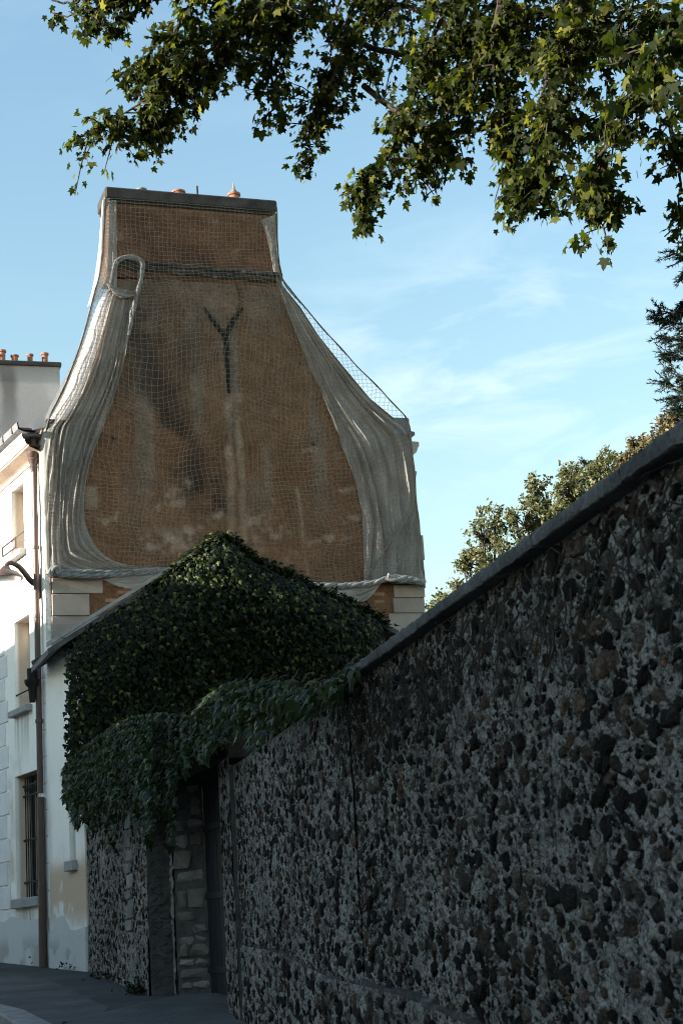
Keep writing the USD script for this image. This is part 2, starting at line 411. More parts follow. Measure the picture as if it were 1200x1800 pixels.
M('pier_mortar', [(.3, (.055, .053, .05)), (.7, (.11, .105, .10))], scale=9, rough=.95, bump=.7, bscale=60, bdist=.02)
M('coping_cement', [(.3, (.075, .073, .07)), (.7, (.15, .147, .142))], scale=7, detail=8, rough=.95, bump=.8, bscale=45, bdist=.02, vary=.6, island=.22, broad=(2.2, .6))
M('door_navy', [(.3, (.003, .004, .009)), (.7, (.006, .008, .014))], scale=4, rough=.5)
M('old_wood', [(.3, (.02, .016, .012)), (.7, (.05, .04, .03))], scale=6, rough=.9)
M('bark', [(.3, (.030, .026, .020)), (.7, (.075, .066, .052))], scale=5, rough=.95, bump=.6, bscale=25, bdist=.02, stretch=(2, 2, .6))
M('twig', [(.3, (.020, .016, .012)), (.7, (.05, .040, .030))], scale=8, rough=.9)
M('net_cord', [(.3, (.11, .092, .074)), (.7, (.20, .172, .142))], scale=3, rough=.9, bump=0)
M('rope', [(.3, (.12, .12, .118)), (.7, (.26, .255, .25))], scale=14, rough=.95, bump=.6, bscale=60, bdist=.015)
leafmat('plane_leaf', [(0, (.009, .013, .004)), (.55, (.020, .027, .007)), (.84, (.042, .050, .011)), (1, (.12, .115, .028))], [(0, (.015, .028, .003)), (.55, (.04, .06, .005)), (.86, (.12, .14, .010)), (1, (.32, .31, .035))], tfac=.40, spec=.08, rough=.6)
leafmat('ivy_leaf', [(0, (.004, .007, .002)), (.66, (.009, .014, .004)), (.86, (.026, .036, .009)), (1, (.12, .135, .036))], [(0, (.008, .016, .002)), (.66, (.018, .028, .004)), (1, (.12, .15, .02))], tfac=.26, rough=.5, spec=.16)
leafmat('creeper_leaf', [(0, (.006, .011, .004)), (.6, (.014, .025, .010)), (.9, (.035, .050, .022)), (1, (.07, .075, .035))], [(0, (.012, .025, .004)), (1, (.05, .08, .015))], tfac=.2, rough=.5, spec=.14)
leafmat('garden_leaf', [(0, (.045, .054, .024)), (.6, (.095, .10, .044)), (1, (.19, .17, .095))], [(0, (.09, .12, .025)), (1, (.26, .26, .08))], tfac=.3, spec=.2)
leafmat('rusty_leaf', [(0, (.075, .060, .030)), (.5, (.11, .082, .042)), (1, (.14, .13, .06))], [(0, (.12, .09, .025)), (1, (.22, .17, .06))], tfac=.3, spec=.2)
leafmat('conifer_needle', [(0, (.008, .015, .012)), (1, (.024, .038, .026))], [(0, (.012, .025, .008)), (1, (.025, .04, .012))], tfac=.12, spec=.2)
# glass panes and the netting cloth
MATS['pane'] = usdkit.material(stage, '/World/Looks/pane', {'t': ('transparent_bsdf', dict(color=(.7, .72, .72))), 'g': ('glossy_bsdf', dict(roughness=.02)), 'f': ('fresnel', dict(IOR=1.5)), 'm': ('mix_closure', {})},
                               [('f.fac', 'm.fac'), ('t.BSDF', 'm.closure1'), ('g.BSDF', 'm.closure2')], surface='m.closure')
MATS['cloth'] = usdkit.material(stage, '/World/Looks/cloth', {
    'geo': ('geometry', {}), 'n': ('noise_texture', dict(scale=1.6, detail=6.0)), 'r': ('rgb_ramp', dict(ramp=[(.3, (.36, .345, .32)), (.7, (.62, .60, .565))])),
    'map': ('mapping', dict(scale=(30, 30, 3))), 'n2': ('noise_texture', dict(scale=1.0, detail=3.0)), 'b': ('bump', dict(strength=.14, distance=.02)),
    'd': ('diffuse_bsdf', {}), 'tl': ('translucent_bsdf', {}), 'm1': ('mix_closure', dict(fac=.30)), 'tr': ('transparent_bsdf', {}), 'm2': ('mix_closure', dict(fac=.40))},
    [('geo.position', 'n.vector'), ('n.fac', 'r.fac'), ('r.color', 'd.color'), ('r.color', 'tl.color'), ('geo.position', 'map.vector'), ('map.vector', 'n2.vector'), ('n2.fac', 'b.height'), ('b.normal', 'd.normal'),
     ('d.BSDF', 'm1.closure1'), ('tl.BSDF', 'm1.closure2'), ('m1.closure', 'm2.closure1'), ('tr.BSDF', 'm2.closure2')], surface='m2.closure')
MATS['lamp_glass'] = usdkit.material(stage, '/World/Looks/lamp_glass', {'p': ('principled_bsdf', dict(base_color=(.72, .70, .66), roughness=.35, transmission_weight=.25))}, [], surface='p.BSDF')

# ================================================================== the ground
def sheet(poly, zoff, step=None):
    v, f = trimesh.creation.triangulate_polygon(poly, engine='earcut')
    v = np.c_[v, np.zeros(len(v))]
    if step:
        v, f = trimesh.remesh.subdivide_to_size(v, f, step, max_iter=12); mm = trimesh.Trimesh(v, f, process=True); v, f = np.array(mm.vertices), np.array(mm.faces)
    v[:, 2] = ground(v[:, 1]) + zoff
    return v, f


def up_faces(v, f):
    n = np.cross(v[f[:, 1]] - v[f[:, 0]], v[f[:, 2]] - v[f[:, 0]])[:, 2]
    f = f.copy(); f[n < 0] = f[n < 0][:, ::-1]; return v, f


xs, ys = np.array([-300, -60, -25, -12, 0, 12, 25, 60, 300.]), np.r_[-120, -40, -10, 0, 10, 20, 30, 40, 50, 60, 70, 90, 200, 600.]
gx, gy = np.meshgrid(xs, ys, indexing='ij')
obj('road', (np.stack([gx, gy, ground(gy) - .13], -1).reshape(-1, 3), grid_faces(len(xs), len(ys))), 'asphalt', kind='structure', label='dark asphalt street climbing away')
kA, kB = gnd(0, 1783)[:2], gnd(27, 1800)[:2]
kd = (kA - kB) / np.linalg.norm(kA - kB)
kerb = [kA + kd * 1.2 + F.d * 24, kA + kd * 1.2, kB, np.array([-2.1, 13.5]), np.array([-.9, 6.5]), np.array([.2, 0.0]), np.array([3.0, -14.0])]
kerb = smooth_line(kerb, 120, 2)
kn = np.gradient(kerb, axis=0); kn /= np.linalg.norm(kn, axis=1, keepdims=True); kn = np.c_[-kn[:, 1], kn[:, 0]]   # towards the wall
if kn[60] @ np.array([1, 0]) < 0: kn = -kn
inner = kerb + kn * .30
pave = Polygon(np.vstack([inner, [[30, -14], [30, 60], [-10, 60]]])).buffer(0)
pv = up_faces(*sheet(pave, 0, 1.0)); obj('pavement', pv, 'asphalt', kind='structure', label='narrow asphalt pavement between the kerb and the walls')
kb = thing('kerb', 'low stone kerb edging the pavement at the bottom left', 'kerb', (*kerb[60], ground(kerb[60][1])), kind='structure')
arc = np.r_[0, np.cumsum(np.linalg.norm(np.diff(kerb, axis=0), axis=1))]
for a in np.arange(12, arc[-1] - 1, 1.0):
    P = [np.array([np.interp(x, arc, kerb[:, k]) for k in (0, 1)]) for x in (a + .006, a + .994)]
    N = [np.array([np.interp(x, arc, kn[:, k]) for k in (0, 1)]) for x in (a, a + 1)]
    q = [P[0], P[1], P[1] + N[1] * .296, P[0] + N[0] * .296]; b = .02
    qi = [P[0] + N[0] * b, P[1] + N[1] * b, q[2], q[3]]
    v = [(*x, ground(x[1]) - .2) for x in q] + [(*x, ground(x[1]) - .012) for x in q] + [(*x, ground(x[1]) + .006) for x in qi]
    f = [[0, 1, 5, 4], [1, 2, 6, 5], [2, 3, 7, 6], [3, 0, 4, 7], [4, 5, 9, 8], [5, 6, 10, 9], [6, 7, 11, 10], [7, 4, 8, 11], [8, 9, 10, 11]]
    f = np.array(f); obj('kerb_stone', (v, np.vstack([f[:, [0, 1, 2]], f[:, [0, 2, 3]]])), 'kerb_stone', kb)
# lighter repair in the asphalt and the grooved ramp to the gate
pp = Polygon([gnd(x, y)[:2] for x, y in [(-40, 1716), (40, 1717), (84, 1722), (147, 1752), (190, 1772), (150, 1812), (70, 1812), (58, 1784), (0, 1768), (-40, 1762)]])
obj('asphalt_repair', up_faces(*sheet(pp, .004)), 'asphalt_patch', kind='structure', label='paler asphalt repair at the bottom left of the pavement')
ra, rb = gnd(172, 1797)[:2], gnd(338, 1757)[:2]
rd = (rb - ra) / np.linalg.norm(rb - ra); rn = np.array([rd[1], -rd[0]])
A_, B_ = np.arange(-3.4, np.linalg.norm(rb - ra) + .45, .25), np.arange(-.35, 2.7, .0125)
aa, bb = np.meshgrid(A_, B_, indexing='ij')
P2 = ra + aa[..., None] * rd + bb[..., None] * rn
jg = (meshkit.noise(np.stack([aa * 1.3, np.floor(bb / .1) * 7.1, aa * 0], -1)) - .5) * .03
gz = -.022 * np.exp(-(((bb + jg) % .1 - .05) / .012) ** 2) * (meshkit.noise(np.stack([aa * .8, bb * 3, aa * 0 + 5], -1)) * .9 + .25)
rv = np.concatenate([P2, (ground(P2[..., 1]) + .026 + gz)[..., None]], -1).reshape(-1, 3)
keep = ((rv[:, :2] - E0) @ W.n > -.6) & ((rv[:, :2] - inner[np.argmin(((rv[:, None, :2] - inner[None]) ** 2).sum(-1), 1)]) * kn[np.argmin(((rv[:, None, :2] - inner[None]) ** 2).sum(-1), 1)]).sum(1).__gt__(.02)
rf = grid_faces(len(A_), len(B_)); rf = rf[keep[rf].all(1)]
obj('ramp', up_faces(rv, rf), 'ramp_concrete', kind='structure', label='grooved concrete ramp running up to the gate')

# ================================================================== the tall house with the netted gable
house = thing('old_house', 'tall narrow house with a brown windowless gable behind netting and a sunlit white street front', 'house', (*C0, ground(C0[1])))
gsz = lambda L, off=0.0: np.array([G.sz(x, y, off) for x, y in L])
roofL = gsz([(116, 738), (146, 690), (172, 625), (188, 565), (200, 490)]); roofR = gsz([(493, 497), (528, 540), (560, 590), (600, 640), (650, 700), (690, 733)])
gable = Polygon(np.vstack([[(0.0, .7), (0.0, 10.30)], roofL, roofR, [(6.93, 10.60), (6.93, .7)]])).buffer(0)
v, f = slab(gable, G, 0, -.45, .065)
sc, zc = v[:, 0], v[:, 1]; p2 = v[:, :2]
col = np.tile(np.array([.205, .118, .068]), (len(v), 1))
big = fbm2(sc, zc, .55, 1); mid = fbm2(sc, zc, 1.7, 2, 5); fine = fbm2(sc, zc, 6.0, 3, 4)
stre = fbm2(sc * 3.2, zc * .45, 1.0, 4, 4)
col = mixc(col, (.17, .125, .088), sstep(9.4, 12.6, zc + (big - .5) * 3))
col = mixc(col, (.25, .15, .085), sstep(.45, .75, big) * .55)
col = mixc(col, (.235, .205, .17), sstep(.50, .66, stre) * .7 * sstep(8.0, 10, zc))
col = mixc(col, (.21, .17, .13), sstep(12.4, 13.2, zc) * (.35 + .6 * mid))
D = lambda a, b, w, n=.9: sstep(w, w * .2, segdist(p2 + np.c_[(mid - .5), (fine - .5)] * n, G.sz(*a), G.sz(*b)))
col = mixc(col, (.036, .031, .027), .78 * sstep(.30, .52, mid) * np.maximum.reduce([D((235, 565), (290, 680), .55), D((270, 660), (330, 800), .5), D((310, 760), (375, 880), .45), D((345, 850), (380, 890), .4)]))
col = mixc(col, (.075, .06, .048), .6 * sstep(.4, .65, mid) * np.maximum(D((260, 500), (350, 640), .9), D((215, 690), (250, 620), .5)))
col = mixc(col, (.42, .35, .27), .75 * sstep(.42, .6, fine) * np.maximum(D((401, 690), (402, 800), .11, .15), D((418, 690), (424, 800), .09, .15)))
col = mixc(col, (.38, .31, .24), .6 * np.maximum.reduce([D((405, 790), (408, 960), .12, .2), D((424, 800), (428, 960), .10, .2), D((520, 860), (545, 1030), .05, .12)]))
for a, b, w in [((455, 940), (500, 935), .14), ((440, 915), (480, 912), .10), ((600, 912), (626, 908), .07), ((575, 945), (612, 940), .09), ((535, 955), (560, 952), .07), ((600, 860), (620, 858), .06), ((255, 950), (320, 945), .20), ((180, 912), (200, 905), .09),
                ((285, 890), (320, 880), .10), ((300, 870), (330, 850), .10), ((450, 970), (520, 975), .12), ((330, 930), (390, 905), .10), ((535, 790), (555, 788), .05), ((470, 875), (480, 880), .06)]:
    col = mixc(col, (.46, .38, .31), .75 * sstep(.42, .62, fine) * D(a, b, w * 1.5, .25))
col = mixc(col, (.29, .15, .085), .6 * sstep(.4, .7, mid) * sstep(8.9, 8.2, zc))
for a, w in [((199, 771), .05), ((551, 781), .05)]: col = mixc(col, (.02, .016, .012), sstep(w, w * .5, np.linalg.norm(p2 - G.sz(*a), axis=1)))
crack = [G.sz(x, y) for x, y in [(401, 480), (412, 494), (420, 510), (424, 532), (419, 545)]]
for a, b in zip(crack[:-1], crack[1:]): col = mixc(col, (.03, .024, .018), .8 * sstep(.035, .012, segdist(p2 + ((fine - .5) * .05)[:, None], a, b)))
pb = G.sz(149, 894), G.sz(171, 854)
inb = sstep(-.03, .03, np.minimum(p2[:, 0] - pb[0][0], pb[1][0] - p2[:, 0])) * sstep(-.03, .03, np.minimum(p2[:, 1] - pb[0][1], pb[1][1] - p2[:, 1]))
col = mixc(col, (.34, .28, .20), .8 * inb)
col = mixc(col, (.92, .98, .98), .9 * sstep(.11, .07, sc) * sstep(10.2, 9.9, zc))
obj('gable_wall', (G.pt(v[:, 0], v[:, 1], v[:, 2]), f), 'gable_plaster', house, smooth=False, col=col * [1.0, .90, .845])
# chimney
ch = thing('_', '', '') if False else None
cs0, cs1 = 1.33, 4.50
v, f = slab(Polygon([(cs0 - .08, 13.24), (cs0 - .05, 13.6), (cs0, 14.74), (cs1, 14.74), (cs1 + .02, 13.24)]), G, .004, -.62, .07)
sc, zc = v[:, 0], v[:, 1]; mid = fbm2(sc, zc, 1.4, 12, 5); fine = fbm2(sc, zc, 6, 13)
col = np.tile(np.array([.150, .088, .058]), (len(v), 1))
col = mixc(col, (.21, .13, .085), sstep(.45, .7, mid) * .8); col = mixc(col, (.30, .24, .19), .7 * sstep(.6, .72, fine) * sstep(.5, .6, mid)); col = mixc(col, (.08, .055, .04), .7 * sstep(.5, .35, mid))
col = mixc(col, (.30, .21, .15), .6 * sstep(14.5, 14.74, zc))
chim = obj('chimney_stack', (G.pt(sc, zc, v[:, 2]), f), 'gable_plaster', house, col=col * [1.0, .88, .81])
mb = MB()
obj('coping', pbox(G, cs0 - .09, cs1 + .03, 14.745, 14.98, -.72, .09, .03), 'coping_dark', chim)
obj('coping_lip', pbox(G, cs0 - .06, cs1 + .01, 14.69, 14.743, -.69, .05, .015), 'coping_dark', chim)
for (px, rr, hh, mt, o_) in [(249, .085, .13, 'pot_grey', -.2), (314, .105, .15, 'terracotta', -.2), (411, .10, .20, 'terracotta', -.2)]:
    s_ = G.sz(px, 340, -.2)[0]; c = G.pt(s_, 14.98, o_)
    pot = obj('chimney_pot', lathe([(0, -.02), (rr * .98, -.02), (rr, hh * .7), (rr * 1.22, hh * .74), (rr * 1.25, hh * .95), (rr * 1.1, hh), (rr * .85, hh), (rr * .8, hh * .4), (0, hh * .4)], c, 18), mt, chim, smooth=40)
    if px == 411:
        m_ = MB()
        for dx, dy, h_ in [(0, 0, .22), (.05, .02, .10), (-.05, .01, .11), (.0, -.04, .14)]: m_.add(*tube([c + [dx, dy, hh - .06], c + [dx * .6, dy, hh + h_ * .6], c + [dx * .3, dy, hh + h_]], [.035, .025, .006], 6))
        obj('cowl', m_.get(), 'pot_grey', chim)
s_ = G.sz(347, 340, -.2)[0]; obj('rod', tube([G.pt(s_, 14.95, -.2), G.pt(s_, 15.27, -.2)], .018, 6), 'iron_black', chim)
for px, w in [(360, .05), (385, .09), (300, .06)]:
    s_ = G.sz(px, 345, -.1)[0]; obj('loose_mortar', pbox(G, s_ - w, s_ + w, 14.975, 15.01, -.2, -.05, .012, .006), 'sill_stone', chim)
# string course under the chimney and stepped iron tie
lv = G.sz(240, 462); rv_ = G.sz(490, 485)
P = [G.pt(s_, np.interp(s_, [lv[0] - .4, rv_[0]], [lv[1] + .02, rv_[1] + .01]) + .012 * math.sin(s_ * 9)) for s_ in np.linspace(lv[0] - .35, rv_[0] + .04, 30)]
obj('string_course', sweep([(-.05, -.17), (.02, -.17), (.07, -.12), (.075, -.07), (.11, -.05), (.115, 0.0), (.06, .035), (-.05, .05)], P, G.n), 'ledge_stone', house)
an = []
for L, r in [([(395, 590), (398, 615), (400, 650), (402, 692)], (.064, .068, .054, .022)), ([(357, 541), (368, 556), (382, 575), (396, 592)], (.022, .042, .056, .06)), ([(425, 541), (414, 556), (404, 574), (395, 592)], (.036, .052, .058, .06))]:
    L = np.array([[*G.sz(x, y)] for x, y in L]); q = smooth_line(np.c_[L, r], 14, 1); mbx = MB()
    t = np.gradient(q[:, :2], axis=0); t /= np.linalg.norm(t, axis=1, keepdims=True); nn = np.c_[-t[:, 1], t[:, 0]] * (q[:, 2:] * (1 + .15 * np.sin(np.arange(14) * 2.1))[:, None])
    a, b = q[:, :2] + nn, q[:, :2] - nn
    vv = np.stack([G.pt(a[:, 0], a[:, 1], -.01), G.pt(a[:, 0] * .7 + b[:, 0] * .3, a[:, 1] * .7 + b[:, 1] * .3, .055), G.pt(b[:, 0] * .7 + a[:, 0] * .3, b[:, 1] * .7 + a[:, 1] * .3, .055), G.pt(b[:, 0], b[:, 1], -.01)], 1)
    obj('wall_anchor', (vv.reshape(-1, 3), grid_faces(14, 4)), 'iron_black', house)
# dressed stones at the two lower corners, with open joints
def blocks(rows, x0, x1, mat, name, off=.022, gap=.008):
    for (y0, y1, cuts) in rows:
        z0, z1 = G.sz((x0 + x1) / 2, y0)[1], G.sz((x0 + x1) / 2, y1)[1]
        for a, b in zip(cuts[:-1], cuts[1:]):
            s0, s1 = G.sz(a, (y0 + y1) / 2)[0], G.sz(b, (y0 + y1) / 2)[0]
            obj(name, pbox(G, s0 + gap, s1 - gap, min(z0, z1) + gap, max(z0, z1) - gap, -.05, off + rng.uniform(-.003, .003), .007), mat, house)
blocks([(1016, 1044, [90.5, 181]), (1044, 1083, [90.5, 158]), (1083, 1122, [90.5, 175]), (1122, 1165, [90.5, 150]), (970, 1016, [90.5, 160]), (925, 970, [90, 150])], 90, 180, 'limestone', 'corner_stone')
blocks([(1028, 1051, [691, 746.5]), (1051, 1078, [690, 746.5]), (1078, 1117, [683, 747.5]), (1117, 1160, [690, 748]), (985, 1028, [684, 746]), (940, 985, [690, 745])], 690, 746, 'limestone', 'corner_stone')
bs, bz = G.sz(245, 1075), G.sz(181, 1018)
r_ = 0
for z_ in np.arange(bs[1] - .2, bz[1] + .1, .072):
    r_ += 1; s_ = bz[0] + .02 + (r_ % 2) * .11
    while s_ < bs[0] + .5:
        obj('brick', pbox(G, s_ + .006, s_ + .214, z_ + .006, z_ + .066, -.03, .006 + rng.uniform(0, .006)), 'brick_red', house) if (rng.random() < .75 and len([1]) ) else None
        s_ += .22
bs, bz = G.sz(690, 1115), G.sz(655, 1035)
for z_ in np.arange(bs[1] - .3, bz[1], .072):
    r_ += 1; s_ = bz[0] + (r_ % 2) * .11
    while s_ < bs[0] - .24:
        if rng.random() < .7: obj('brick', pbox(G, s_ + .006, s_ + .214, z_ + .006, z_ + .066, -.03, .006 + rng.uniform(0, .006)), 'brick_red', house)
        s_ += .22
# body and roof behind the gable, rear cornice
Fd3 = np.array([*(-G.n), 0.])
body = Polygon(np.vstack([[(.45, .7), (.45, 10.2)], roofL + [.12, -.08], roofR - [.08, .08], [(6.80, 10.5), (6.80, .7)]])).buffer(0)
v, f = slab(body, G, -.46, -8.0); obj('rear_wall', (G.pt(v[:, 0], v[:, 1], v[:, 2]), f), 'neighbour_render', house)
rl = np.vstack([[(-.15, 10.33)], roofL[:-1], roofL[-1:] - [.0, .1]]); rr_ = np.vstack([roofR[:1] - [.0, .1], roofR[1:], [(7.05, 10.55)]])
for q in (rl, rr_):
    pts = np.vstack([q, q[::-1] + [0, .07]]); v, f = slab(Polygon(pts).buffer(0), G, -.40, -8.05); obj('roof', (G.pt(v[:, 0], v[:, 1] - .02, v[:, 2]), f), 'roof_slate', house)
def side_sweep(prof, s_at, o0, o1):
    prof = np.asarray(prof, float); m = len(prof)
    v = np.vstack([G.pt(s_at + prof[:, 0], prof[:, 1], o) for o in (o0, o1)])
    j = np.arange(m); k = (j + 1) % m; f = np.vstack([np.stack([j, k, k + m], 1), np.stack([j, k + m, j + m], 1)])
    t = trimesh.creation.triangulate_polygon(Polygon(prof), engine='earcut'); idx = cKDTree(prof).query(t[0])[1][t[1]]
    return v, np.vstack([f, idx, idx + m])
obj('rear_cornice', side_sweep([(-.1, 9.98), (.03, 9.98), (.06, 10.06), (.13, 10.12), (.17, 10.22), (.19, 10.24), (.19, 10.32), (-.1, 10.34)], 6.93, -.1, -8), 'moulding', house)
obj('rear_cornice', side_sweep([(-.1, 9.55), (.05, 9.55), (.10, 9.70), (.10, 9.74), (-.1, 9.76)], 6.93, -.1, -8), 'moulding', house)
obj('rear_gutter', side_sweep([(-.2, 10.42), (.05, 10.42), (.13, 10.46), (.13, 10.52), (-.2, 10.60)], 6.93, -.12, -8), 'zinc', house)
obj('eave_block', pbox(G, 6.58, 6.90, 10.40, 10.74, -.3, .06, .02), 'zinc', house)
obj('eave_block', pbox(G, .06, .42, 10.18, 10.46, -.3, .07, .02), 'coping_dark', house)

# --- street front
WIN = [(.58, 1.92, 2.33, 4.44), (.92, 1.82, 5.57, 7.18), (1.12, 1.84, 8.38, 9.62)]
fp = sbox(.0, .7, 3.6, 9.86)
for a, b, c, d in WIN: fp = fp.difference(sbox(a, c, b, d))
v, f = slab(fp, F, 0, -.42, .05)
def front_colours(sc, zc, seed):
    big, mid, fine = fbm2(sc, zc, .8, seed, 4), fbm2(sc, zc, 2.4, seed + 1, 5), fbm2(sc, zc, 8, seed + 2, 4)
    gz = zc - (ground(C0[1]) + 0)
    col = np.tile(np.array([.88, .83, .755]), (len(sc), 1))
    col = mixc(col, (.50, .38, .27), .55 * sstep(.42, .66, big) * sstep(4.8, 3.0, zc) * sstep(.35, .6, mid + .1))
    st = fbm2(sc * 5, zc * .5, 1.0, seed + 5, 4)
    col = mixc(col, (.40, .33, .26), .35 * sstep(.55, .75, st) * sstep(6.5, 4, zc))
    col = mixc(col, (.58, .57, .55), .6 * sstep(1.3, .7, gz + (mid - .5) * .6))
    col = mixc(col, (.40, .40, .39), .5 * sstep(.55, .20, gz + (mid - .5) * .9) )
    col = mixc(col, (.35, .33, .30), .3 * sstep(.60, .70, fine) * sstep(1.5, .6, gz))
    return col, big, mid, fine
col, big, mid, fine = front_colours(v[:, 0], v[:, 1], 20)
col = mixc(col, (.52, .40, .28), .6 * sstep(.25, .0, np.abs(v[:, 0] - 2.15)) * sstep(1.8, 2.6, v[:, 1]) * sstep(4.6, 3.9, v[:, 1]) * sstep(.35, .6, mid))
col = mixc(col, (.34, .30, .25), .8 * sstep(.20, .08, np.abs(v[:, 0] - .42 + (mid - .5) * .3)) * sstep(2.2, 2.8, v[:, 1]) * sstep(4.9, 4.3, v[:, 1]) * sstep(.42, .55, fine))
drip = fbm2(v[:, 0] * 9, v[:, 1] * .4, 1.0, 77, 3)
for a, b, c, d in WIN: col = mixc(col, (.42, .40, .37), .75 * sstep(.44, .62, drip) * sstep(a - .12, a, v[:, 0]) * sstep(b + .12, b, v[:, 0]) * sstep(c - 1.1, c - .15, v[:, 1]) * (v[:, 1] < c - .02))
col = mixc(col, (.50, .46, .41), .55 * sstep(.52, .66, drip) * sstep(8.6, 9.8, v[:, 1])); col = mixc(col, (.46, .40, .33), .55 * sstep(.5, .7, fbm2(v[:, 0], v[:, 1], 3.0, 78, 5)) * sstep(5.6, 3.5, v[:, 1]))
for L in ([(.50, 4.9), (.46, 4.3), (.52, 3.8), (.44, 3.2), (.47, 2.6)], [(.3, 5.6), (.36, 5.1), (.30, 4.6)], [(1.2, 2.2), (1.16, 1.9), (1.22, 1.6)]):
    for a, b in zip(L[:-1], L[1:]): col = mixc(col, (.14, .12, .10), .8 * sstep(.04, .015, segdist(v[:, :2] + ((fine - .5) * .07)[:, None], a, b)))
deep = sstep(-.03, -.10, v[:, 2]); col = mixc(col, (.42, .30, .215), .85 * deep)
obj('front_wall', (F.pt(v[:, 0], v[:, 1], v[:, 2]), f), 'front_plaster', house, col=col, label='white plastered street front, sunlit above and shaded below')
v, f = slab(sbox(3.6, .7, 12, 9.86), F, 0, -.42, 1.0); obj('front_wall', (F.pt(v[:, 0], v[:, 1], v[:, 2]), f), 'front_plaster', house, col=np.tile([.78, .76, .73], (len(v), 1)))
for k, (a, b, c, d) in enumerate(WIN):
    w = obj('window', pbox(F, a - .02, b + .02, c - .02, d + .02, -.40, -.37), 'dark_room', house, label=['barred ground floor window', 'first floor window', 'top floor window'][k])
    fr = MB()
    for q in ((a, a + .055, c, d), (b - .055, b, c, d), (a + .055, b - .055, c, c + .06), (a + .055, b - .055, d - .06, d), ((a + b) / 2 - .03, (a + b) / 2 + .03, c + .06, d - .06)): fr.add(*pbox(F, *q, -.34, -.28, .006))
    obj('window_frame', fr.get(), 'white_frame' if k else 'iron_black', w)
    for (p0, p1) in ((a + .055, (a + b) / 2 - .03), ((a + b) / 2 + .03, b - .055)): obj('pane', pbox(F, p0 - .004, p1 + .004, c + .055, d - .055, -.315, -.309), 'pane', w)
    hang = .12 if k == 0 else .07
    obj('window_sill', pbox(F, a - .09, b + .06, c - hang - .03, c + .012, -.27, .10 if k == 0 else .13, .012), 'sill_stone', w)
    if k == 0:
        for x in np.arange(a + .10, b - .05, .125): obj('bar', tube([F.pt(x, c + .02, -.15), F.pt(x, d - .02, -.15)], .011, 6), 'iron_black', w)
        for z_ in (c + .28, c + 1.0, d - .35, d - .17): obj('cross_bar', pbox(F, a - .0, b + .0, z_ - .016, z_ + .016, -.165, -.135), 'iron_black', w)
        for x in np.arange(a + .10, b - .05, .125): obj('scroll', tube([F.pt(x + .05 * math.cos(t), d - .26 + .06 * math.sin(t), -.15) for t in np.linspace(0, 5, 9)], .009, 5), 'iron_black', w)
    elif k == 2:
        for z_, o_ in ((c + .32, .02), (c + .03, .17), (c + .20, .17)): obj('rail', tube([F.pt(a - .04, z_, o_), F.pt(b + .04, z_, o_)], .02 if o_ > .1 else .012, 6), 'iron_brown', w)
        for x in (a - .04, b + .04): obj('rail_end', tube([F.pt(x, c + .02, .17), F.pt(x, c + .21, .17)], .018, 6), 'iron_brown', w)
    else:
        obj('rail', tube([F.pt(a - .02, c + .30, -.02), F.pt(b + .02, c + .30, -.02)], .014, 6), 'iron_black', w)
for k, z_ in enumerate(np.arange(.95, 9.5, .41)):                        # alternating long and short corner blocks in plaster
    for s0, s1 in ((2.42 - (.16 if k % 2 else 0), 3.05),): obj('quoin_block', pbox(F, s0, s1, z_ + .012, z_ + .398, -.03, .016 + rng.uniform(0, .006), .008), 'quoin_plaster', house)
for k, z_ in enumerate(np.arange(1.95, 6.0, .44)):
    obj('quoin_block', pbox(F, .02, .30 + (.14 if k % 2 else 0), z_ + .012, z_ + .428, -.03, .010 + rng.uniform(0, .005), .008), 'quoin_plaster', house)
obj('plinth', pbox(F, -.02, 12, .8, 1.95, -.05, .035, .02), 'sill_stone', house, label='grey cement plinth with broken render') if False else None
pl_v, pl_f = slab(Polygon([(.0, .8), (3.6, .8), (3.6, 2.02), (2.6, 1.98), (2.2, 2.06), (1.2, 1.96), (.7, 1.98), (.36, 1.80), (.0, 1.72)]), F, .028, -.02, .06)
col, big, mid, fine = front_colours(pl_v[:, 0], pl_v[:, 1], 40); col = mixc(col, (.50, .50, .49), np.full(len(col), .85)); col = mixc(col, (.25, .23, .21), .6 * sstep(.56, .66, mid) * sstep(1.8, 1.5, pl_v[:, 1]))
obj('plinth', (F.pt(pl_v[:, 0], pl_v[:, 1], pl_v[:, 2]), pl_f), 'front_plaster', house, col=col)
run = [F.pt(-.03, 0), F.pt(12, 0)]
obj('cornice', sweep([(-.1, 9.985), (.27, 9.985), (.30, 10.0), (.33, 10.08), (.35, 10.085), (.37, 10.13), (.37, 10.17), (-.1, 10.19)], run, F.n), 'quoin_plaster', house)
obj('soffit', sweep([(-.1, 9.80), (.03, 9.80), (.04, 9.86), (.07, 9.88), (.25, 9.95), (.255, 9.982), (-.1, 9.982)], run, F.n), 'soffit', house)
obj('gutter', sweep([(.12, 10.20), (.34, 10.20), (.44, 10.24), (.46, 10.36), (.44, 10.36), (.42, 10.27), (.33, 10.235), (.12, 10.235)], [F.pt(-.05, 0), F.pt(12, 0)], F.n), 'zinc', house)
for s_ in np.arange(.25, 6, .55): obj('gutter_bracket', pbox(F, s_ - .008, s_ + .008, 10.236, 10.366, .10, .468), 'iron_brown', house)
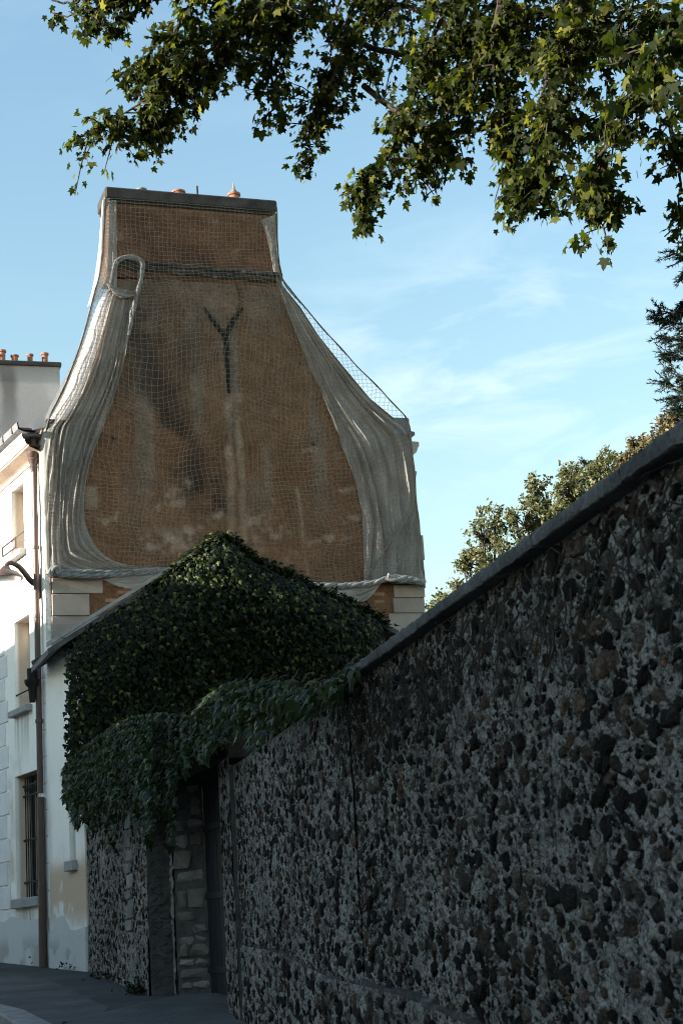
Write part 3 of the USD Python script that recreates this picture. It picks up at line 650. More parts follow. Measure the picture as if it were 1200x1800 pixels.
# rainwater pipe with its ornate head
ps = .17
path = [F.pt(ps + .02, 10.1, .10), F.pt(ps + .02, 9.6, .09), F.pt(ps + .02, 6.2, .09), F.pt(ps + .03, 4.0, .09), F.pt(ps + .04, 1.22, .10)]
pipe = obj('drainpipe', tube(path[1:4], .052, 12), 'iron_brown', house, smooth=50)
obj('pipe_shoe', tube([F.pt(ps + .03, 3.92, .09), F.pt(ps + .035, 2.6, .09), F.pt(ps + .04, 1.2, .10)], [.064, .066, .068], 12), 'iron_brown', pipe, smooth=50)
c = F.pt(ps + .02, 0, .10)
obj('rain_head', lathe([(.05, 9.55), (.06, 9.60), (.075, 9.64), (.06, 9.67), (.085, 9.74), (.10, 9.77), (.085, 9.80), (.115, 9.86), (.125, 9.90), (.07, 9.93), (.06, 10.22), (0, 10.22)], c, 16), 'iron_brown', pipe, smooth=40)
for z_ in (8.2, 7.0, 5.2, 3.9, 2.5): obj('pipe_collar', lathe([(.05, z_ - .035), (.066, z_ - .03), (.066, z_ + .03), (.05, z_ + .035)], F.pt(ps + .025, 0, .09), 12), 'iron_brown', pipe, smooth=40)
obj('conduit', tube([F.pt(ps + .15, 1.25, .05), F.pt(ps + .14, 2.42, .05)], .028, 8), 'white_frame', house)
obj('patch_plate', pbox(F, .26, .44, 2.05, 2.55, -.02, .03, .008), 'moulding', house)

# ------------------------------------------------------------------ the netting and the cloth behind it
LB = gsz([(183, 348), (181, 400), (178, 450), (172, 490), (163, 520), (150, 575), (130, 635), (108, 690), (80, 742), (79, 800), (82, 900), (86, 1000), (87, 1030)])
RB = gsz([(485, 366), (486, 420), (489, 470), (494, 495), (520, 527), (560, 572), (600, 617), (640, 659), (680, 700), (716, 738), (723, 790), (732, 900), (743, 1010), (745, 1035)])
Lz = lambda z: np.interp(z, LB[::-1, 1], LB[::-1, 0]); Rz = lambda z: np.interp(z, RB[::-1, 1], RB[::-1, 0])
hem = gsz([(86, 1010), (200, 1006), (300, 1004), (400, 1012), (540, 1028), (640, 1030), (700, 1014), (745, 1021)], .12)
net = thing('safety_net', 'wide square-meshed safety net hanging from the chimney coping over the whole brown gable', 'safety net', G.pt(3.4, 7.5, .15))
sp = .086
sk, zj = np.arange(-.55, 7.6, sp), np.arange(7.50, 14.78, sp * .98)
ss, zz = np.meshgrid(sk, zj, indexing='ij')
nz = lambda sc_, sd: meshkit.fbm(np.stack([ss * sc_, zz * sc_, np.full_like(ss, sd)], -1), 3, sd) - .5
top = sstep(14.8, 12.5, zz)
s2 = ss + top * (.75 * nz(.40, 1) + .20 * nz(1.5, 2)) + .05 * nz(4, 5); z2 = zz + top * (.95 * nz(.42, 3) + .20 * nz(1.6, 4)) + .045 * nz(4, 6)
skew = np.exp(-((ss - 1.9) / 1.0) ** 2 - ((zz - 11.2) / 1.1) ** 2); z2 -= .42 * skew * np.sin((ss - 1.2) * 1.4)
z2 = np.clip(z2, np.interp(s2, hem[:, 0], hem[:, 1]) - .0, 14.72 + .0 * zz)
L_, R_ = Lz(z2), Rz(z2); k = .10
s2 = np.where(s2 < L_ + k, L_ + k * np.exp(np.clip((s2 - L_ - k) / .35, -8, 0)), s2); s2 = np.where(s2 > R_ - k, R_ - k * np.exp(np.clip(-(s2 - R_ + k) / .35, -8, 0)), s2)
off = .15 + .10 * nz(.7, 7) + .02 * nz(4, 8) - .10 * sstep(.10, .0, np.minimum(s2 - L_, R_ - s2)) + .06 * sstep(12.2, 13.4, zz) * sstep(13.9, 13.5, zz)
NP = G.pt(s2, z2, off)
def cords(P, r):
    """Square cords (three sides) along every row of P (n, m, 3)."""
    t = np.gradient(P, axis=1); t /= np.linalg.norm(t, axis=-1, keepdims=True) + 1e-9
    g = np.r_[G.n, 0]; a = np.cross(t, g); a /= np.linalg.norm(a, axis=-1, keepdims=True) + 1e-9
    v = np.stack([P + r * (math.cos(q) * a + math.sin(q) * g) for q in (0.5, 2.6, 4.7)], 2)
    n, m = P.shape[:2]; i, j, e = np.meshgrid(np.arange(n), np.arange(m - 1), np.arange(3), indexing='ij'); e2 = (e + 1) % 3
    b = (i * m + j) * 3; q = np.stack([b + e, b + e2, b + 3 + e2, b + 3 + e], -1).reshape(-1, 4)
    return v.reshape(-1, 3), np.vstack([q[:, [0, 1, 2]], q[:, [0, 2, 3]]])
mb = MB(); mb.add(*cords(NP, .0030)); mb.add(*cords(np.swapaxes(NP, 0, 1) + np.r_[G.n, 0] * .004, .0030))
obj('mesh_cords', mb.get(), 'net_cord', net, kind='stuff')
for q, nm in ((LB, -1), (RB, 1)):
    p = smooth_line(np.c_[q, np.zeros(len(q))], 90, 1); obj('edge_rope', tube(G.pt(p[:, 0], p[:, 1], .05 + .02 * np.sin(np.arange(90) * .6)), .012, 5), 'rope', net)

def curtain(outer, inner, nfold, amp, off0, nv=170, nu=64, wrap=None, seed=1, pull=0.0):
    a, b = smooth_line(gsz(outer, off0), nv, 2), smooth_line(gsz(inner, off0), nv, 2)
    u = np.linspace(0, 1, nu); vv = np.linspace(0, 1, nv); uu, wv = np.meshgrid(u, vv, indexing='ij')
    q = a[None] * (1 - uu[..., None]) + b[None] * uu[..., None]
    n1 = meshkit.fbm(np.stack([uu * 3, wv * 2.5, uu * 0 + seed], -1), 3, seed) - .5; n2 = meshkit.fbm(np.stack([uu * 9, wv * 2, uu * 0 + seed + 4], -1), 3, seed + 3) - .5
    n3 = meshkit.fbm(np.stack([uu * 5 + wv * 6, wv * 9 - uu * 3, uu * 0 + seed + 2], -1), 3, seed + 6) - .5
    ph = 2 * np.pi * nfold * (uu + .42 * n1 + .05 * np.sin(wv * 7 + seed)); fold = np.sin(ph) * (.35 + 1.3 * meshkit.noise(np.stack([uu * 7, wv * 4, uu * 0 + seed + 1], -1), 2)) + .5 * np.sin(ph * 2.3 + 1 + 9 * n1) + 1.5 * n2 + 2.6 * n3
    env = amp * (.55 + .9 * (meshkit.noise(np.stack([uu * 4, wv * 3, uu * 0 + seed + 9], -1)))) * np.clip(np.minimum(1, uu * 6 + .3), 0, 1)
    wdt = np.linalg.norm(b - a, axis=1)[None]
    o = off0 + env * fold * np.clip(wdt / .9, .35, 1.1)
    P = G.pt(q[..., 0], q[..., 1], np.maximum(o, .012))
    if wrap is not None:                                           # the cloth turns the corner and runs back along the street side
        L = np.interp(vv, *wrap); rows = []
        for k_, t in enumerate(np.linspace(1, .12, 8)):
            rows.append(P[0] + np.r_[F.d, 0] * (L * t)[:, None] + np.r_[G.n, 0] * (.03 * math.sin(k_ * 1.9)) + np.r_[F.n, 0] * .05 * (1 - t * .3))
        P = np.concatenate([np.array(rows), P], 0)
    return P.reshape(-1, 3), grid_faces(len(P), nv)

lc = thing('netting_cloth', 'pale cloth curtain gathered in folds down the left edge of the brown gable', 'dust sheet', G.pt(.6, 7.6, .1))
o_ = [(198, 505), (186, 532), (172, 580), (152, 635), (130, 690), (98, 738), (77, 762), (80, 850), (84, 950), (87, 1000), (90, 1012), (130, 1012), (220, 1010), (330, 1003)]
i_ = [(236, 512), (234, 540), (229, 575), (217, 640), (200, 700), (180, 755), (162, 800), (150, 850), (146, 890), (152, 930), (172, 968), (205, 990), (260, 998), (335, 997)]
obj('drape', curtain(o_, i_, 7, .044, .075, wrap=([0, .1, .36, .47, .52, .70, .74, 1], [.5, .62, .75, .5, .16, .14, .05, 0]), seed=2), 'cloth', lc, smooth=True)
def bundle(pts, r, off, sides=7, n=60, seed=0, strands=4, turns=None, taper=False):
    """A length of cloth twisted into a loose rope: a few strands winding round one another."""
    n = max(n, 50); q = smooth_line(gsz(pts, off), n, 3); c = G.pt(q[:, 0], q[:, 1], off); L = np.linalg.norm(np.diff(c, axis=0), axis=1).sum()
    t = np.linspace(0, 1, n); tg = np.gradient(c, axis=0); tg /= np.linalg.norm(tg, axis=1, keepdims=True); g = np.r_[G.n, 0]; sd = np.cross(tg, g); sd /= np.linalg.norm(sd, axis=1, keepdims=True)
    sag = meshkit.fbm(np.stack([t * L * 3, t * 0, t * 0 + seed], -1), 3, seed) - .5; mbb = MB(); tw_ = turns or L * 1.3
    for k in range(strands):
        a = 2 * np.pi * (k / strands + tw_ * t + .25 * sag); rr = r * (.62 + .35 * (meshkit.noise(np.stack([t * L * 5, t * 0 + k, t * 0 + seed], -1), 3)))
        if taper: rr = rr * (.35 + .9 * np.sin(np.pi * np.clip(t * .95 + .03, 0, 1)) ** .8)
        mbb.add(*tube(c + (np.cos(a) * r * .62)[:, None] * sd + (np.sin(a) * r * .62)[:, None] * g + np.outer(sag, [0, 0, r * .8]) + ((meshkit.fbm(np.stack([t * L * 6, t * 0 + k * 3.3, t * 0 + seed], -1), 3, seed + k) - .5)[:, None] * sd * r * 1.6 if taper else 0), rr, sides))
    return mbb.get()
obj('twisted_hem', bundle([(86, 1008), (130, 1013), (200, 1010), (270, 1004), (330, 1000)], .045, .12, seed=1), 'rope', lc, smooth=60)
obj('twisted_hem', bundle([(88, 1003), (130, 1004), (200, 1005), (280, 1000)], .028, .15, seed=4), 'rope', lc, smooth=60)
obj('knot', bundle([(86, 1012), (92, 1000), (104, 998), (98, 1010), (108, 1004)], .04, .16, n=24, seed=3), 'rope', lc, smooth=60)
o2 = [(205, 452), (198, 462), (199, 480), (190, 505)]; i2 = [(246, 452), (244, 462), (246, 470), (250, 478)]
obj('gathered_band', bundle([(194, 512), (198, 480), (203, 460), (216, 452), (238, 452), (250, 461), (249, 482), (242, 510), (233, 548), (226, 590)], .030, .12, n=90, seed=5, strands=7, turns=.8, taper=True), 'rope', lc, smooth=60)
obj('gathered_band', bundle([(190, 498), (200, 511), (215, 519), (236, 521)], .030, .13, n=60, seed=7, turns=.6, strands=5, taper=True), 'rope', lc, smooth=60)
sw_a, sw_b = [(180, 1017), (230, 1012), (300, 1006)], [(183, 1021), (232, 1040), (285, 1022)]
obj('swag', curtain([(180, 1018), (215, 1014), (255, 1010), (300, 1003)], [(182, 1020), (212, 1033), (248, 1036), (300, 1012)], 3, .02, .12, 40, 16, seed=8), 'cloth', lc, smooth=True)
obj('top_wrap', curtain([(186, 350), (183, 400), (180, 450), (174, 500), (166, 530)], [(204, 352), (205, 400), (206, 450), (206, 480), (205, 510)], 4, .02, .07, 60, 20, wrap=([0, .4, 1], [.10, .14, .30]), seed=11), 'cloth', lc, smooth=True)

rc = thing('netting_cloth', 'pale cloth curtain drawn out to the right eave, with a swag under its hem', 'dust sheet', G.pt(6.4, 7.6, .1))
o_ = [(486, 478), (500, 506), (528, 545), (556, 587), (590, 632), (630, 682), (664, 715), (692, 738), (716, 760), (724, 800), (731, 900), (741, 1000), (744, 1018)]
i_ = [(480, 478), (488, 500), (504, 545), (526, 600), (552, 662), (578, 725), (600, 780), (620, 835), (634, 885), (640, 940), (641, 990), (640, 1024)]
obj('drape', curtain(o_, i_, 6, .040, .075, seed=21), 'cloth', rc, smooth=True)
obj('top_drape', curtain([(484, 376), (486, 410), (488, 450), (491, 482)], [(459, 386), (467, 410), (474, 440), (482, 482)], 3, .02, .07, 50, 16, seed=23), 'cloth', rc, smooth=True)
obj('twisted_hem', bundle([(540, 1029), (600, 1030), (645, 1028), (670, 1021), (690, 1013), (706, 1016), (722, 1024), (744, 1022)], .045, .13, n=80, seed=2), 'rope', rc, smooth=60)
obj('twisted_hem', bundle([(680, 1014), (700, 1020), (720, 1018), (745, 1026)], .055, .16, n=40, seed=6), 'rope', rc, smooth=60)
obj('swag', curtain([(545, 1031), (580, 1031), (620, 1030), (668, 1024)], [(548, 1034), (585, 1052), (625, 1066), (650, 1052), (668, 1028)], 4, .022, .13, 60, 20, seed=9), 'cloth', rc, smooth=True)
for q in ([(640, 1020), (668, 975), (700, 935), (720, 900)], [(690, 1012), (712, 960), (728, 900)], [(742, 1018), (736, 1000), (735, 960)]):
    obj('tie_cord', tube(smooth_line([G.px(x, y, .13) for x, y in q], 16, 2), .012, 5), 'rope', rc)

# ------------------------------------------------------------------ street lamp on the corner
lp = Plane(F.pt(.30, 0)[:2], F.n, (1, -1))                    # its bracket leaves the wall at a right angle
Lq = lambda x, y: lp.px(x, y)
lamp = thing('street_lamp', 'curved wall-mounted street lamp with a dark dish reflector on the white front', 'street lamp', Lq(75, 1032))
arm = smooth_line([Lq(*q) for q in [(76, 1031), (66, 1029), (54, 1022), (44, 1008), (34, 996), (22, 989), (13, 991), (10, 998), (11, 1004)]], 40, 2)
obj('arm', tube(arm, np.linspace(.055, .04, 40), 10), 'iron_brown', lamp, smooth=50)
obj('wall_plate', pbox(F, .22, .38, Lq(76, 1031)[2] - .22, Lq(76, 1031)[2] + .2, .0, .05, .012), 'iron_brown', lamp)
lc_ = Lq(10, 1014)
ppm = FOC / 28.0; z0 = lc_[2]
obj('shade', lathe([(.04, z0 + .19), (.07, z0 + .17), (.10, z0 + .12), (.20, z0 + .08), (.29, z0 + .0), (.30, z0 - .035), (.285, z0 - .035), (.27, z0 - .01), (.06, z0 + .09), (0, z0 + .09)], (lc_[0], lc_[1], 0), 28), 'iron_brown', lamp, smooth=40)
obj('glass_bowl', lathe([(.265, z0 - .03), (.24, z0 - .055), (.17, z0 - .075), (.08, z0 - .085), (0, z0 - .087)], (lc_[0], lc_[1], 0), 28), 'lamp_glass', lamp, smooth=60)

# ------------------------------------------------------------------ chimney block of the house behind, far left
NP_ = Plane(aty(106, 700, 36.0)[:2], az(72), (0, -1))
nb = thing('neighbour_house', 'grey rendered chimney wall with terracotta pots rising behind the white front', 'house', (*NP_.P, ground(36)))
zt = NP_.sz(100, 645)[1]
v, f = slab(Polygon([(-4.5, 1), (-4.5, zt), (.0, zt), (.0, 1)]), NP_, 0, -1.0, .12)
sc, zc = v[:, 0], v[:, 1]; col = np.tile([.40, .385, .385], (len(v), 1)); m1 = fbm2(sc, zc, 1.5, 61, 5); st = fbm2(sc * 4, zc * .35, 1, 62)
col = mixc(col, (.52, .50, .49), sstep(.45, .65, m1) * .7); col = mixc(col, (.12, .115, .11), .8 * sstep(.28, .08, np.abs(sc - NP_.sz(12, 700)[0] + (m1 - .5) * .25)) * sstep(zt - 2.6, zt - .3, zc)); col = mixc(col, (.25, .24, .235), .6 * sstep(zt - .5, zt, zc + (m1 - .5) * .5))
obj('chimney_wall', (NP_.pt(sc, zc, v[:, 2]), f), 'front_plaster', nb, col=np.minimum(col * 1.0, .8))
obj('coping', pbox(NP_, -4.55, .04, zt + .002, zt + .11, -1.08, .06, .02), 'coping_dark', nb)
for px, rr, hh in [(4, .085, .36), (26, .085, .25), (53, .07, .29), (79, .08, .33), (-25, .08, .32), (-50, .07, .25)]:
    s_ = NP_.sz(px, 640, -.3)[0]; c = NP_.pt(s_, zt + .10, -.3)
    obj('chimney_pot', lathe([(0, 0), (rr * .85, 0), (rr * .9, hh * .85), (rr * 1.15, hh * .87), (rr * 1.15, hh), (rr * .8, hh), (rr * .75, hh * .5), (0, hh * .5)], c, 16), 'terracotta', nb, smooth=40)

# ================================================================== the ivy-clad annex in front of the gable
annex = thing('annex', 'low gabled annex whose whole end wall is smothered in ivy', 'house', (*A0, ground(A0[1])))
ssz = lambda L, off=0.0: np.array([S.sz(x, y, off) for x, y in L])
apex = S.sz(388, 962); eL = S.sz(106, 1140); eR = S.sz(676, 1112)
end_w = Polygon([(0, .6), (0, eL[1]), tuple(apex), tuple(eR), (eR[0] + .05, .6)])
v, f = slab(end_w, S, 0, -.30, .6); obj('end_wall', (S.pt(v[:, 0], v[:, 1], v[:, 2]), f), 'pier_mortar', annex)
aw = (-1.36, -1.06, 2.80, 3.86)
fpoly = sbox(-1.79, .6, -.02, 6.20).difference(sbox(aw[0], aw[2], aw[1], aw[3]))
v, f = slab(fpoly, F, .03, -.35, .06)
col, big, mid, fine = front_colours(v[:, 0], v[:, 1], 70)
col = mixc(col, (.50, .36, .245), .9 * sstep(.36, .52, mid + .25 * fine - .1) * sstep(2.95, 2.6, v[:, 1]) * sstep(1.7, 2.1, v[:, 1]))
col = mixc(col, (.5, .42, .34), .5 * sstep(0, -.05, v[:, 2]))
obj('front_wall', (F.pt(v[:, 0], v[:, 1], v[:, 2]), f), 'front_plaster', annex, col=col)
v, f = slab(Polygon([(-1.80, .8), (-.0, .8), (-.0, 1.62), (-.35, 1.95), (-.7, 1.98), (-1.0, 1.76), (-1.3, 1.74), (-1.80, 1.78)]), F, .062, 0, .06)
col, big, mid, fine = front_colours(v[:, 0], v[:, 1], 90); col = mixc(col, (.47, .47, .46), np.full(len(col), .85)); col = mixc(col, (.25, .23, .21), .6 * sstep(.53, .62, mid) * sstep(1.75, 1.4, v[:, 1]))
obj('plinth', (F.pt(v[:, 0], v[:, 1], v[:, 2]), f), 'front_plaster', annex, col=col)
w = obj('window', pbox(F, aw[0] - .02, aw[1] + .02, aw[2] - .02, aw[3] + .02, -.33, -.30), 'dark_room', annex)
fr = MB()
for q in ((aw[0], aw[0] + .05, aw[2], aw[3]), (aw[1] - .05, aw[1], aw[2], aw[3]), (aw[0] + .05, aw[1] - .05, aw[2], aw[2] + .05)): fr.add(*pbox(F, *q, -.26, -.2, .006))
obj('window_frame', fr.get(), 'old_wood', w); obj('pane', pbox(F, aw[0] + .045, aw[1] - .045, aw[2] + .045, aw[3], -.235, -.229), 'pane', w)
obj('window_sill', pbox(F, aw[0] - .07, aw[1] + .06, aw[2] - .15, aw[2] + .008, -.2, .12, .012), 'sill_stone', w)
for (p0, p1) in ((eL + np.array([-.22, -.14]), apex), (apex, eR + np.array([.2, -.11]))):
    q = Polygon([p0, p1, p1 + [0, .09], p0 + [0, .09]]); v, f = slab(q, S, .16, -1.66); obj('roof', (S.pt(v[:, 0], v[:, 1] + .02, v[:, 2]), f), 'roof_slate', annex)
q = Polygon([eL + [-.24, -.02], apex + [0, .11], apex + [0, .17], eL + [-.24, .05]]); v, f = slab(q, S, .20, .10); obj('verge_flashing', (S.pt(v[:, 0], v[:, 1] + .02, v[:, 2]), f), 'lead_flashing', annex)
gL = smooth_line([F.px(120, 1131, .20), F.px(66, 1163, .20)], 12, 0); ang = np.linspace(0, math.pi, 9)
ring = np.r_[np.stack([.11 * np.cos(ang), -.11 * np.sin(ang)], 1), np.stack([.095 * np.cos(ang[::-1]), -.095 * np.sin(ang[::-1])], 1)]
obj('gutter', sweep(ring, gL, F.n), 'iron_black', annex, smooth=40)
for k in range(1, 11, 3): obj('gutter_bracket', sweep(ring * [1.12, 1.12], np.stack([gL[k], gL[k] + (gL[k + 1] - gL[k]) * .15]), F.n), 'iron_brown', annex)
hc = F.pt(ps + .02, 0, .20); hz = F.sz(80, 1165, .2)[1]
obj('outlet_hopper', lathe([(.05, hz - .55), (.06, hz - .42), (.07, hz - .30), (.11, hz - .26), (.13, hz - .20), (.13, hz - .17), (.08, hz - .16), (.085, hz + .02), (0, hz + .02)], hc, 16), 'iron_black', annex, smooth=40)

# ================================================================== rubble walls
def dome(n=10):
    a = np.arange(n) * 2 * np.pi / n
    v = [(0, 0, 1.0)] + [(.66 * math.cos(t), .66 * math.sin(t), .78) for t in a] + [(math.cos(t), math.sin(t), -.25) for t in a]
    f = [(0, 1 + i, 1 + (i + 1) % n) for i in range(n)]
    for i in range(n):
        j = (i + 1) % n; f += [(1 + i, 1 + n + i, 1 + n + j), (1 + i, 1 + n + j, 1 + j)]
    return np.array(v), np.array(f)
DV, DF = dome()


AX = 1.9                                          # rubble lies lengthwise


def stone_field(pl, s0, s1, zlo, zhi, dens, rmean, rbig, seed, minr=.012, gap=.74):
    """Centres and radii of stones packed in a strip of wall; dens(s, z) in 0..1 says how many of them are kept."""
    r_ = np.random.default_rng(seed); area = (s1 - s0) / AX * (zhi(s0) - zlo(s0) + .5)
    n = int(area / (rmean ** 2 * 2.2))
    s_ = r_.uniform(s0, s1, n); z_ = zlo(s_) + r_.random(n) * (zhi(s_) - zlo(s_))
    rr = np.clip(r_.lognormal(math.log(rmean), .62, n), minr, rbig); rr = np.where(r_.random(n) < .016, r_.uniform(rbig * .6, rbig * 1.35, n), rr)
    keep = (r_.random(n) < dens(s_, z_)) & (z_ - rr * .6 > zlo(s_)) & (z_ + rr < zhi(s_)) & (s_ - rr * AX > s0) & (s_ + rr * AX < s1); s_, z_, rr = s_[keep], z_[keep], rr[keep]
    o = np.argsort(-rr); s_, z_, rr = s_[o], z_[o], rr[o]
    q_ = np.c_[s_ / AX, z_]; tree = cKDTree(q_); ok = np.ones(len(s_), bool); near = tree.query_ball_point(q_, rr + rr.max() if len(rr) else 0)
    for i in range(len(s_)):
        if not ok[i]: continue
        for j in near[i]:
            if j > i and ok[j] and math.hypot((s_[i] - s_[j]) / AX, z_[i] - z_[j]) < gap * (rr[i] + rr[j]): ok[j] = False
    return s_[ok], z_[ok], rr[ok], r_


def rubble(parent, pl, s0, s1, zlo, zhi, off, dens, rmean, rbig, seed, ds, dz, view=None, nparts=300, amp=.014, matm='mortar', mats='rubble_stone', dip=.020, minr=.012):
    """A face of rough-pointed rubble: a lumpy mortar sheet, dipping at each stone, and the stones set in it as pieces of their own."""
    cs, cz, cr, r_ = stone_field(pl, s0, s1, zlo, zhi, dens, rmean, rbig, seed, minr)
    S_ = np.r_[np.arange(s0, s1, ds) if np.isscalar(ds) else ds(s0, s1), s1]; T = np.linspace(0, 1, int((zhi(s0) - zlo(s0)) / dz) + 2)
    gs, gt = np.meshgrid(S_, T, indexing='ij'); gz = zlo(gs) + gt * (zhi(gs) - zlo(gs))
    h = amp * 2.2 * (fbm2(gs, gz, 5.5, seed, 4) - .5) + amp * 1.6 * (fbm2(gs, gz, 19, seed + 3, 3) - .5) + .03 * (fbm2(gs, gz, .9, seed + 5, 2) - .5)
    if len(cs):
        asp = r_.uniform(.75, 1.3, len(cs)); d, i = cKDTree(np.c_[cs / AX, cz]).query(np.c_[gs.ravel() / AX, gz.ravel()], k=3, distance_upper_bound=rbig * 2)
        i = np.minimum(i, len(cs) - 1); q = (d / cr[i]); dd = np.where(np.isfinite(q), np.exp(-np.minimum(q, 9) ** 4), 0).max(1); rim = np.where(np.isfinite(q), np.exp(-((np.minimum(q, 9) - 1.35) / .3) ** 2), 0).max(1)
        h = h - dip * dd.reshape(h.shape) + .008 * rim.reshape(h.shape)
    edge = np.minimum(1, np.minimum(gt, 1 - gt) * 30)
    P = pl.pt(gs, gz, off + h * edge)
    obj('mortar_face', (P.reshape(-1, 3), grid_faces(*gs.shape)), matm, parent, smooth=True)
    if not len(cs): return
    hs = .03 * (fbm2(cs, cz, .9, seed + 5, 2) - .5)
    n = len(cs); rad = cr[:, None] * r_.uniform(.48, 1.32, (n, 10)); rot = r_.normal(0, .30, n); asp = r_.uniform(.85, 1.25, n)
    x = DV[None, :, 0] * 1.0; y = DV[None, :, 1] * 1.0; sc_ = np.c_[np.ones(n) * cr, rad, rad]
    X, Y = x * sc_, y * sc_; X, Y = X * (AX * asp)[:, None], Y; ca, sa = np.cos(rot)[:, None], np.sin(rot)[:, None]; X, Y = ca * X - sa * Y, sa * X + ca * Y
    up = r_.uniform(-.004, .010, n)[:, None]; Z = off + hs[:, None] - dip * .55 + up + DV[None, :, 2] * np.minimum(.016, cr * .35)[:, None] + r_.normal(0, .0022, (n, len(DV)))
    V = pl.pt(cs[:, None] + X, cz[:, None] + Y, Z)
    mid_ = V.mean(1); dist = np.linalg.norm(mid_ - EYE, axis=1); dv = (mid_ - EYE) / dist[:, None]
    inview = np.array([(0 < 600 + FOC * (q @ RT) / (q @ FW) < 1200) and (0 < 900 - FOC * (q @ UP) / (q @ FW) < 1800) for q in (mid_ - EYE)])
    o = np.argsort(-(cr / dist * np.where(inview, 1, 0)))[:nparts]; rest = np.ones(n, bool); rest[o] = False
    for k in o: obj('stone', (V[k], DF), mats, parent, smooth=50)
    if rest.any(): obj('small_stones', merge(V[rest], DF), mats, parent, smooth=False, kind='stuff')


wall = thing('stone_wall', 'long dark rubble stone wall with a cement coping running along the right of the street', 'wall', W.pt(-6, ground(11)))
copz = lambda s: 3.2115 + .0217 * s
gW = lambda s: ground(E0[1] + W.d[1] * s)
zlo = lambda s: gW(s) - .06
ledge = lambda s: gW(s) + .76 + .02 * np.sin(s * 1.3)
core = Polygon([(0, .3), (0, copz(0) - .01), (-24, copz(-24) - .01), (-24, -1.2)])
v, f = slab(core, W, -.10, -.46); obj('wall_core', (W.pt(v[:, 0], v[:, 1], v[:, 2]), f), 'pier_mortar', wall)
dsW = lambda a, b: a + (b - a) * (1 - (1 - np.linspace(0, 1, int(5.2 * (b - a) / .1))[:-1]) ** 1.0)
def dens_near(s, z): return np.clip(-.22 + 1.1 * fbm2(s, z, 1.6, 7, 3) + .6 * sstep(.45, .05, copz(s) - z), .10, 1)
def dens_far(s, z): return np.clip(-.14 + .9 * fbm2(s, z, 1.6, 7, 3), .10, 1)
rubble(wall, W, -15.6, -7.2, lambda s: ledge(s) - .05, lambda s: copz(s) + .0, -.01, dens_near, .0112, .050, 3, .0120, .0115, nparts=215, dip=.012, minr=.0065)
rubble(wall, W, -7.24, -1.02, lambda s: ledge(s) - .05, lambda s: copz(s), -.0, dens_far, .0125, .048, 5, .020, .015, nparts=45, amp=.011, dip=.012, minr=.008)
rubble(wall, W, -15.6, -1.02, zlo, ledge, .022, dens_near, .022, .06, 8, .02, .016, nparts=25, dip=.014)
rubble(wall, W, -1.02, .0, zlo, lambda s: copz(s) + .1, .05, dens_far, .024, .05, 9, .016, .014, nparts=15, dip=.012)
# ledge top, dark band under the coping, end face and return of the end pier
sL = np.linspace(-15.6, -1.0, 400); lt = np.stack([W.pt(sL, ledge(sL) + .012 * np.sin(sL * 7) - .012, .022 + .010 * np.sin(sL * 11) + rng.normal(0, .004, 400)), W.pt(sL, ledge(sL) + .02 + .012 * np.sin(sL * 5) + rng.normal(0, .004, 400), .012), W.pt(sL, ledge(sL) + .045, -.06)], 1)
obj('ledge', (lt.reshape(-1, 3), grid_faces(400, 3)), 'ledge_stone', wall)
Ep = Plane(E0, -W.n, W.d)
rubble(wall, Ep, -.05, .46, lambda s: ground(17.6) - .06 + 0 * s, lambda s: 3.3 + 0 * s, .0, dens_far, .04, .07, 11, .02, .02, nparts=0)
jp = Plane(W.pt(-1.02, 0)[:2], -W.n, W.d * -1); 
obj('pier_return', slab(sbox(-.05, .6, .12, 3.24), jp, 0, -.02)[0:2] if False else (pbox(W, -1.03, -1.0, gW(-1) - .1, copz(-1), -.12, .05)), 'pier_mortar', wall)
v, f = slab(Polygon([(-15.6, zlo(-15.6)), (-24, zlo(-24)), (-24, copz(-24)), (-15.6, copz(-15.6))]), W, .0, -.1); obj('plain_run', (W.pt(v[:, 0], v[:, 1], v[:, 2]), f), 'mortar', wall)
a = -24.0
while a < -6.6:
    L_ = 1.0 if a > -16 else 2.8
    b = min(a + L_, -6.55); ns = 22; q = np.linspace(a + .007, b - .007, ns)
    prof = np.array([(-.50, .004), (.056, .0), (.066, .006), (.068, .048), (.060, .060), (.045, .064), (-.21, .10), (-.48, .07)])
    v = np.stack([W.pt(q, copz(q) + p_[1] + .002 * np.sin(q * 3.1 + k) + rng.normal(0, .0026, ns), p_[0] + rng.normal(0, .0028, ns)) for k, p_ in enumerate(prof)], 1)
    m = len(prof); i, j = np.meshgrid(np.arange(ns - 1), np.arange(m), indexing='ij'); k = (j + 1) % m
    qq = np.stack([i * m + j, i * m + k, (i + 1) * m + k, (i + 1) * m + j], -1).reshape(-1, 4)
    ff = np.vstack([qq[:, [0, 1, 2]], qq[:, [0, 2, 3]], [[0, x, x + 1] for x in range(1, m - 1)], [[(ns - 1) * m, (ns - 1) * m + x + 1, (ns - 1) * m + x] for x in range(1, m - 1)]])
    obj('coping', (v.reshape(-1, 3), ff), 'coping_cement', wall, smooth=35); a = b
